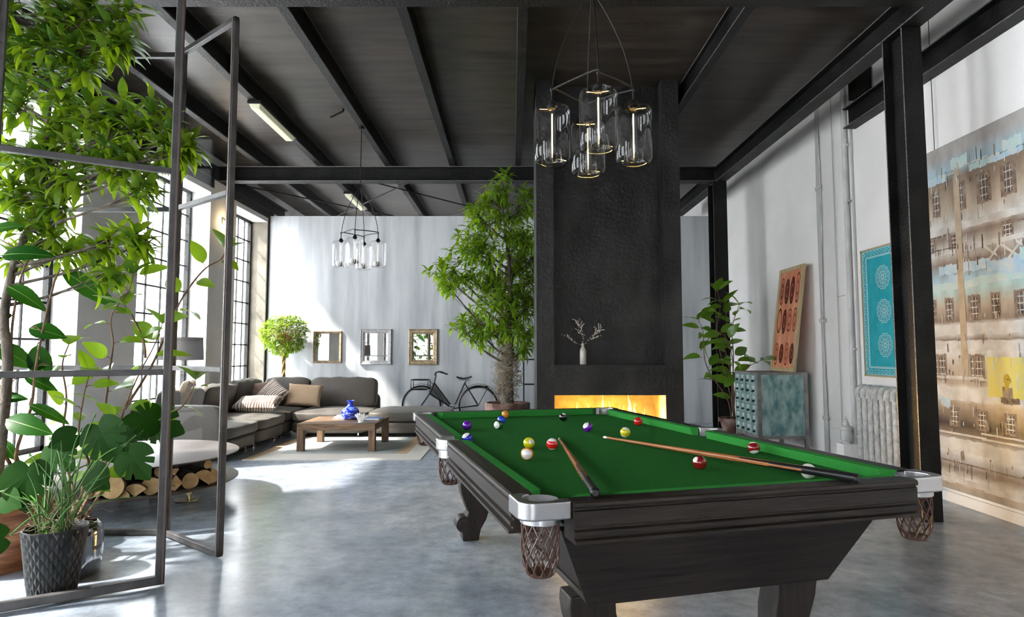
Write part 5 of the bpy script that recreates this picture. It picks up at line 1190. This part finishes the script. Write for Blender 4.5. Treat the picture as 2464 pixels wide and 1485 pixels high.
# monstera in black woven pot
org = Vector((-2.355, 3.30, 0))
t = empty('potted_monstera', org, 0, 'monstera with long upright stems in the tall black woven pot nearest the camera', 'plant')
H = .345; pt = B().lathe([(0, 0), (.092, 0), (.096, .004)] + [(.096 + .046 * (z / H) ** .8, z) for z in [H * i / 12 for i in range(1, 13)]] + [(.144, H + .004), (.138, H + .006), (.132, H), (.128, H - .04), (0, H - .04)], 64).build('pot', M_pot, t, smooth=True, ang=50)
b = B(); nc = 22; nrw = 11
for r in range(nrw):
    for c_ in range(nc):
        for dg in (1,):
            z0 = H * (r + .5) / nrw; a = 2 * PI * (c_ + (.5 if r % 2 else 0)) / nc; rad = .096 + .046 * (z0 / H) ** .8 + .0008; da = PI / nc * .92; hz_ = H / nrw * .92
            def pp(aa, z, e_): rr_ = .096 + .046 * (min(1, max(z, .001) / H)) ** .8 + e_; return (rr_ * math.cos(aa), rr_ * math.sin(aa), min(H, max(.003, z)))
            c0 = pp(a, z0, .0055 if (r + c_) % 2 else .004); b.add([pp(a - da, z0, 0), pp(a, z0 - hz_, .001), pp(a + da, z0, .0), pp(a, z0 + hz_, .0035), c0], [(0, 1, 4), (1, 2, 4), (2, 3, 4), (3, 0, 4)])
b.build('woven_pattern', M_pot, t)
B().lathe([(.13, H - .038), (0, H - .02)], 24).build('soil', M_soil, t)
def monleaf(n_lobes=4, split=True):
    out = []
    N = 144
    for i in range(N):
        a = -PI + 2 * PI * i / N + PI / N
        r = .5 * (1 + .12 * math.cos(a)) * (1 if abs(a) < 2.7 else .55 + .45 * (PI - abs(a)) / .44) 
        if abs(a) < .35: r += .16 * (1 - abs(a) / .35)
        if split:
            for k in range(n_lobes):
                ca = .55 + k * .48
                w_ = abs(abs(a) - ca)
                if w_ < .07: r *= .55 + .3 * (w_ / .07)
        out.append((.45 + r * math.cos(a), r * math.sin(a) * 1.02))
    vs = [(.42, 0, 0)]; 
    for f in (.5, 1):
        for (x, y) in out:
            X = .42 + (x - .42) * f; Y = y * f; vs.append((X, Y, .16 * abs(Y) - .25 * (X - .3) ** 2 - .25 * Y * Y))
    fs_ = [(0, 1 + i, 1 + (i + 1) % N) for i in range(N)] + [(1 + i, 1 + N + i, 1 + N + (i + 1) % N, 1 + (i + 1) % N) for i in range(N)]
    return np.array(vs), fs_
TM = [monleaf(3, True), monleaf(2, True), monleaf(4, False)]
ml = [((228, 1005), (262, 1085), 108, 0, 3.42), ((72, 1100), (60, 1175), 108, 1, 3.35), ((300, 1075), (345, 1140), 88, 1, 3.40), ((395, 1010), (372, 1010), 80, 0, 3.50), ((345, 1000), (430, 1040), 95, 0, 3.52), ((120, 1060), (160, 1120), 85, 0, 3.6), ((310, 1010), (300, 1060), 80, 1, 3.62), ((210, 1125), (245, 1165), 70, 2, 3.5), ((195, 1040), (150, 1060), 60, 2, 3.55), ((0, 1190), (40, 1220), 60, 2, 3.3), ((30, 1290), (-20, 1300), 75, 2, 3.12)]
b = B(); inst = []; rr = random.Random(6)
sb = org + Vector((0, 0, H - .03))
for (a, c_, L, k, Y) in ml:
    A = ony(a[0], a[1], Y); D_ = ony(c_[0], c_[1], Y - .05); d = (D_ - A).normalized(); st0 = sb + Vector((rr.uniform(-.05, .05), rr.uniform(-.05, .05), 0))
    mid = st0.lerp(A, .55) + Vector((rr.uniform(-.03, .03), 0, .10)); pts = smoothp([st0, mid, A + Vector((0, 0, .015)), A], 6)
    b.tube([p - org for p in pts], [.0045 - .002 * i / len(pts) for i in range(len(pts))], 7)
    inst.append((A - org, d, (rr.uniform(-.1, .4), -1, .12), L / FPX * Y * 1.0, 1, k))
leaves_mesh('leaves', M_lf5, TM, inst, t)
for k in range(30): # upright spiky stems
    a = rr.uniform(0, 6.28); q = sb + Vector((.06 * math.cos(a), .06 * math.sin(a), 0)); tx_ = rr.uniform(-.34, .36); h_ = rr.uniform(.12, .50); e_ = q + Vector((tx_ * (1.25 - h_), rr.uniform(-.08, .14), h_)); m_ = q.lerp(e_, .5) + Vector((-tx_ * .12, 0, .05))
    r0 = rr.choice((.004, .005, .0075)); b.tube([p - org for p in smoothp([q, m_, e_], 5)], [r0 * (1 - .08 * i) for i in range(11)], 6)
b.build('stems', M_stem, t, smooth=True)
b = B()
for k in range(110):
    p = sb + Vector((rr.uniform(-.10, .10), rr.uniform(-.10, .10), rr.uniform(0, .16))); pts = []
    d = rdir(rr)
    for i in range(9): d = (d + rdir(rr) * .6).normalized(); p = p + d * .017; p.z = max(p.z, H - .02); pts.append(p - org)
    b.tube(pts, .0012, 4, caps=False)
b.build('air_roots', M_vine, t)
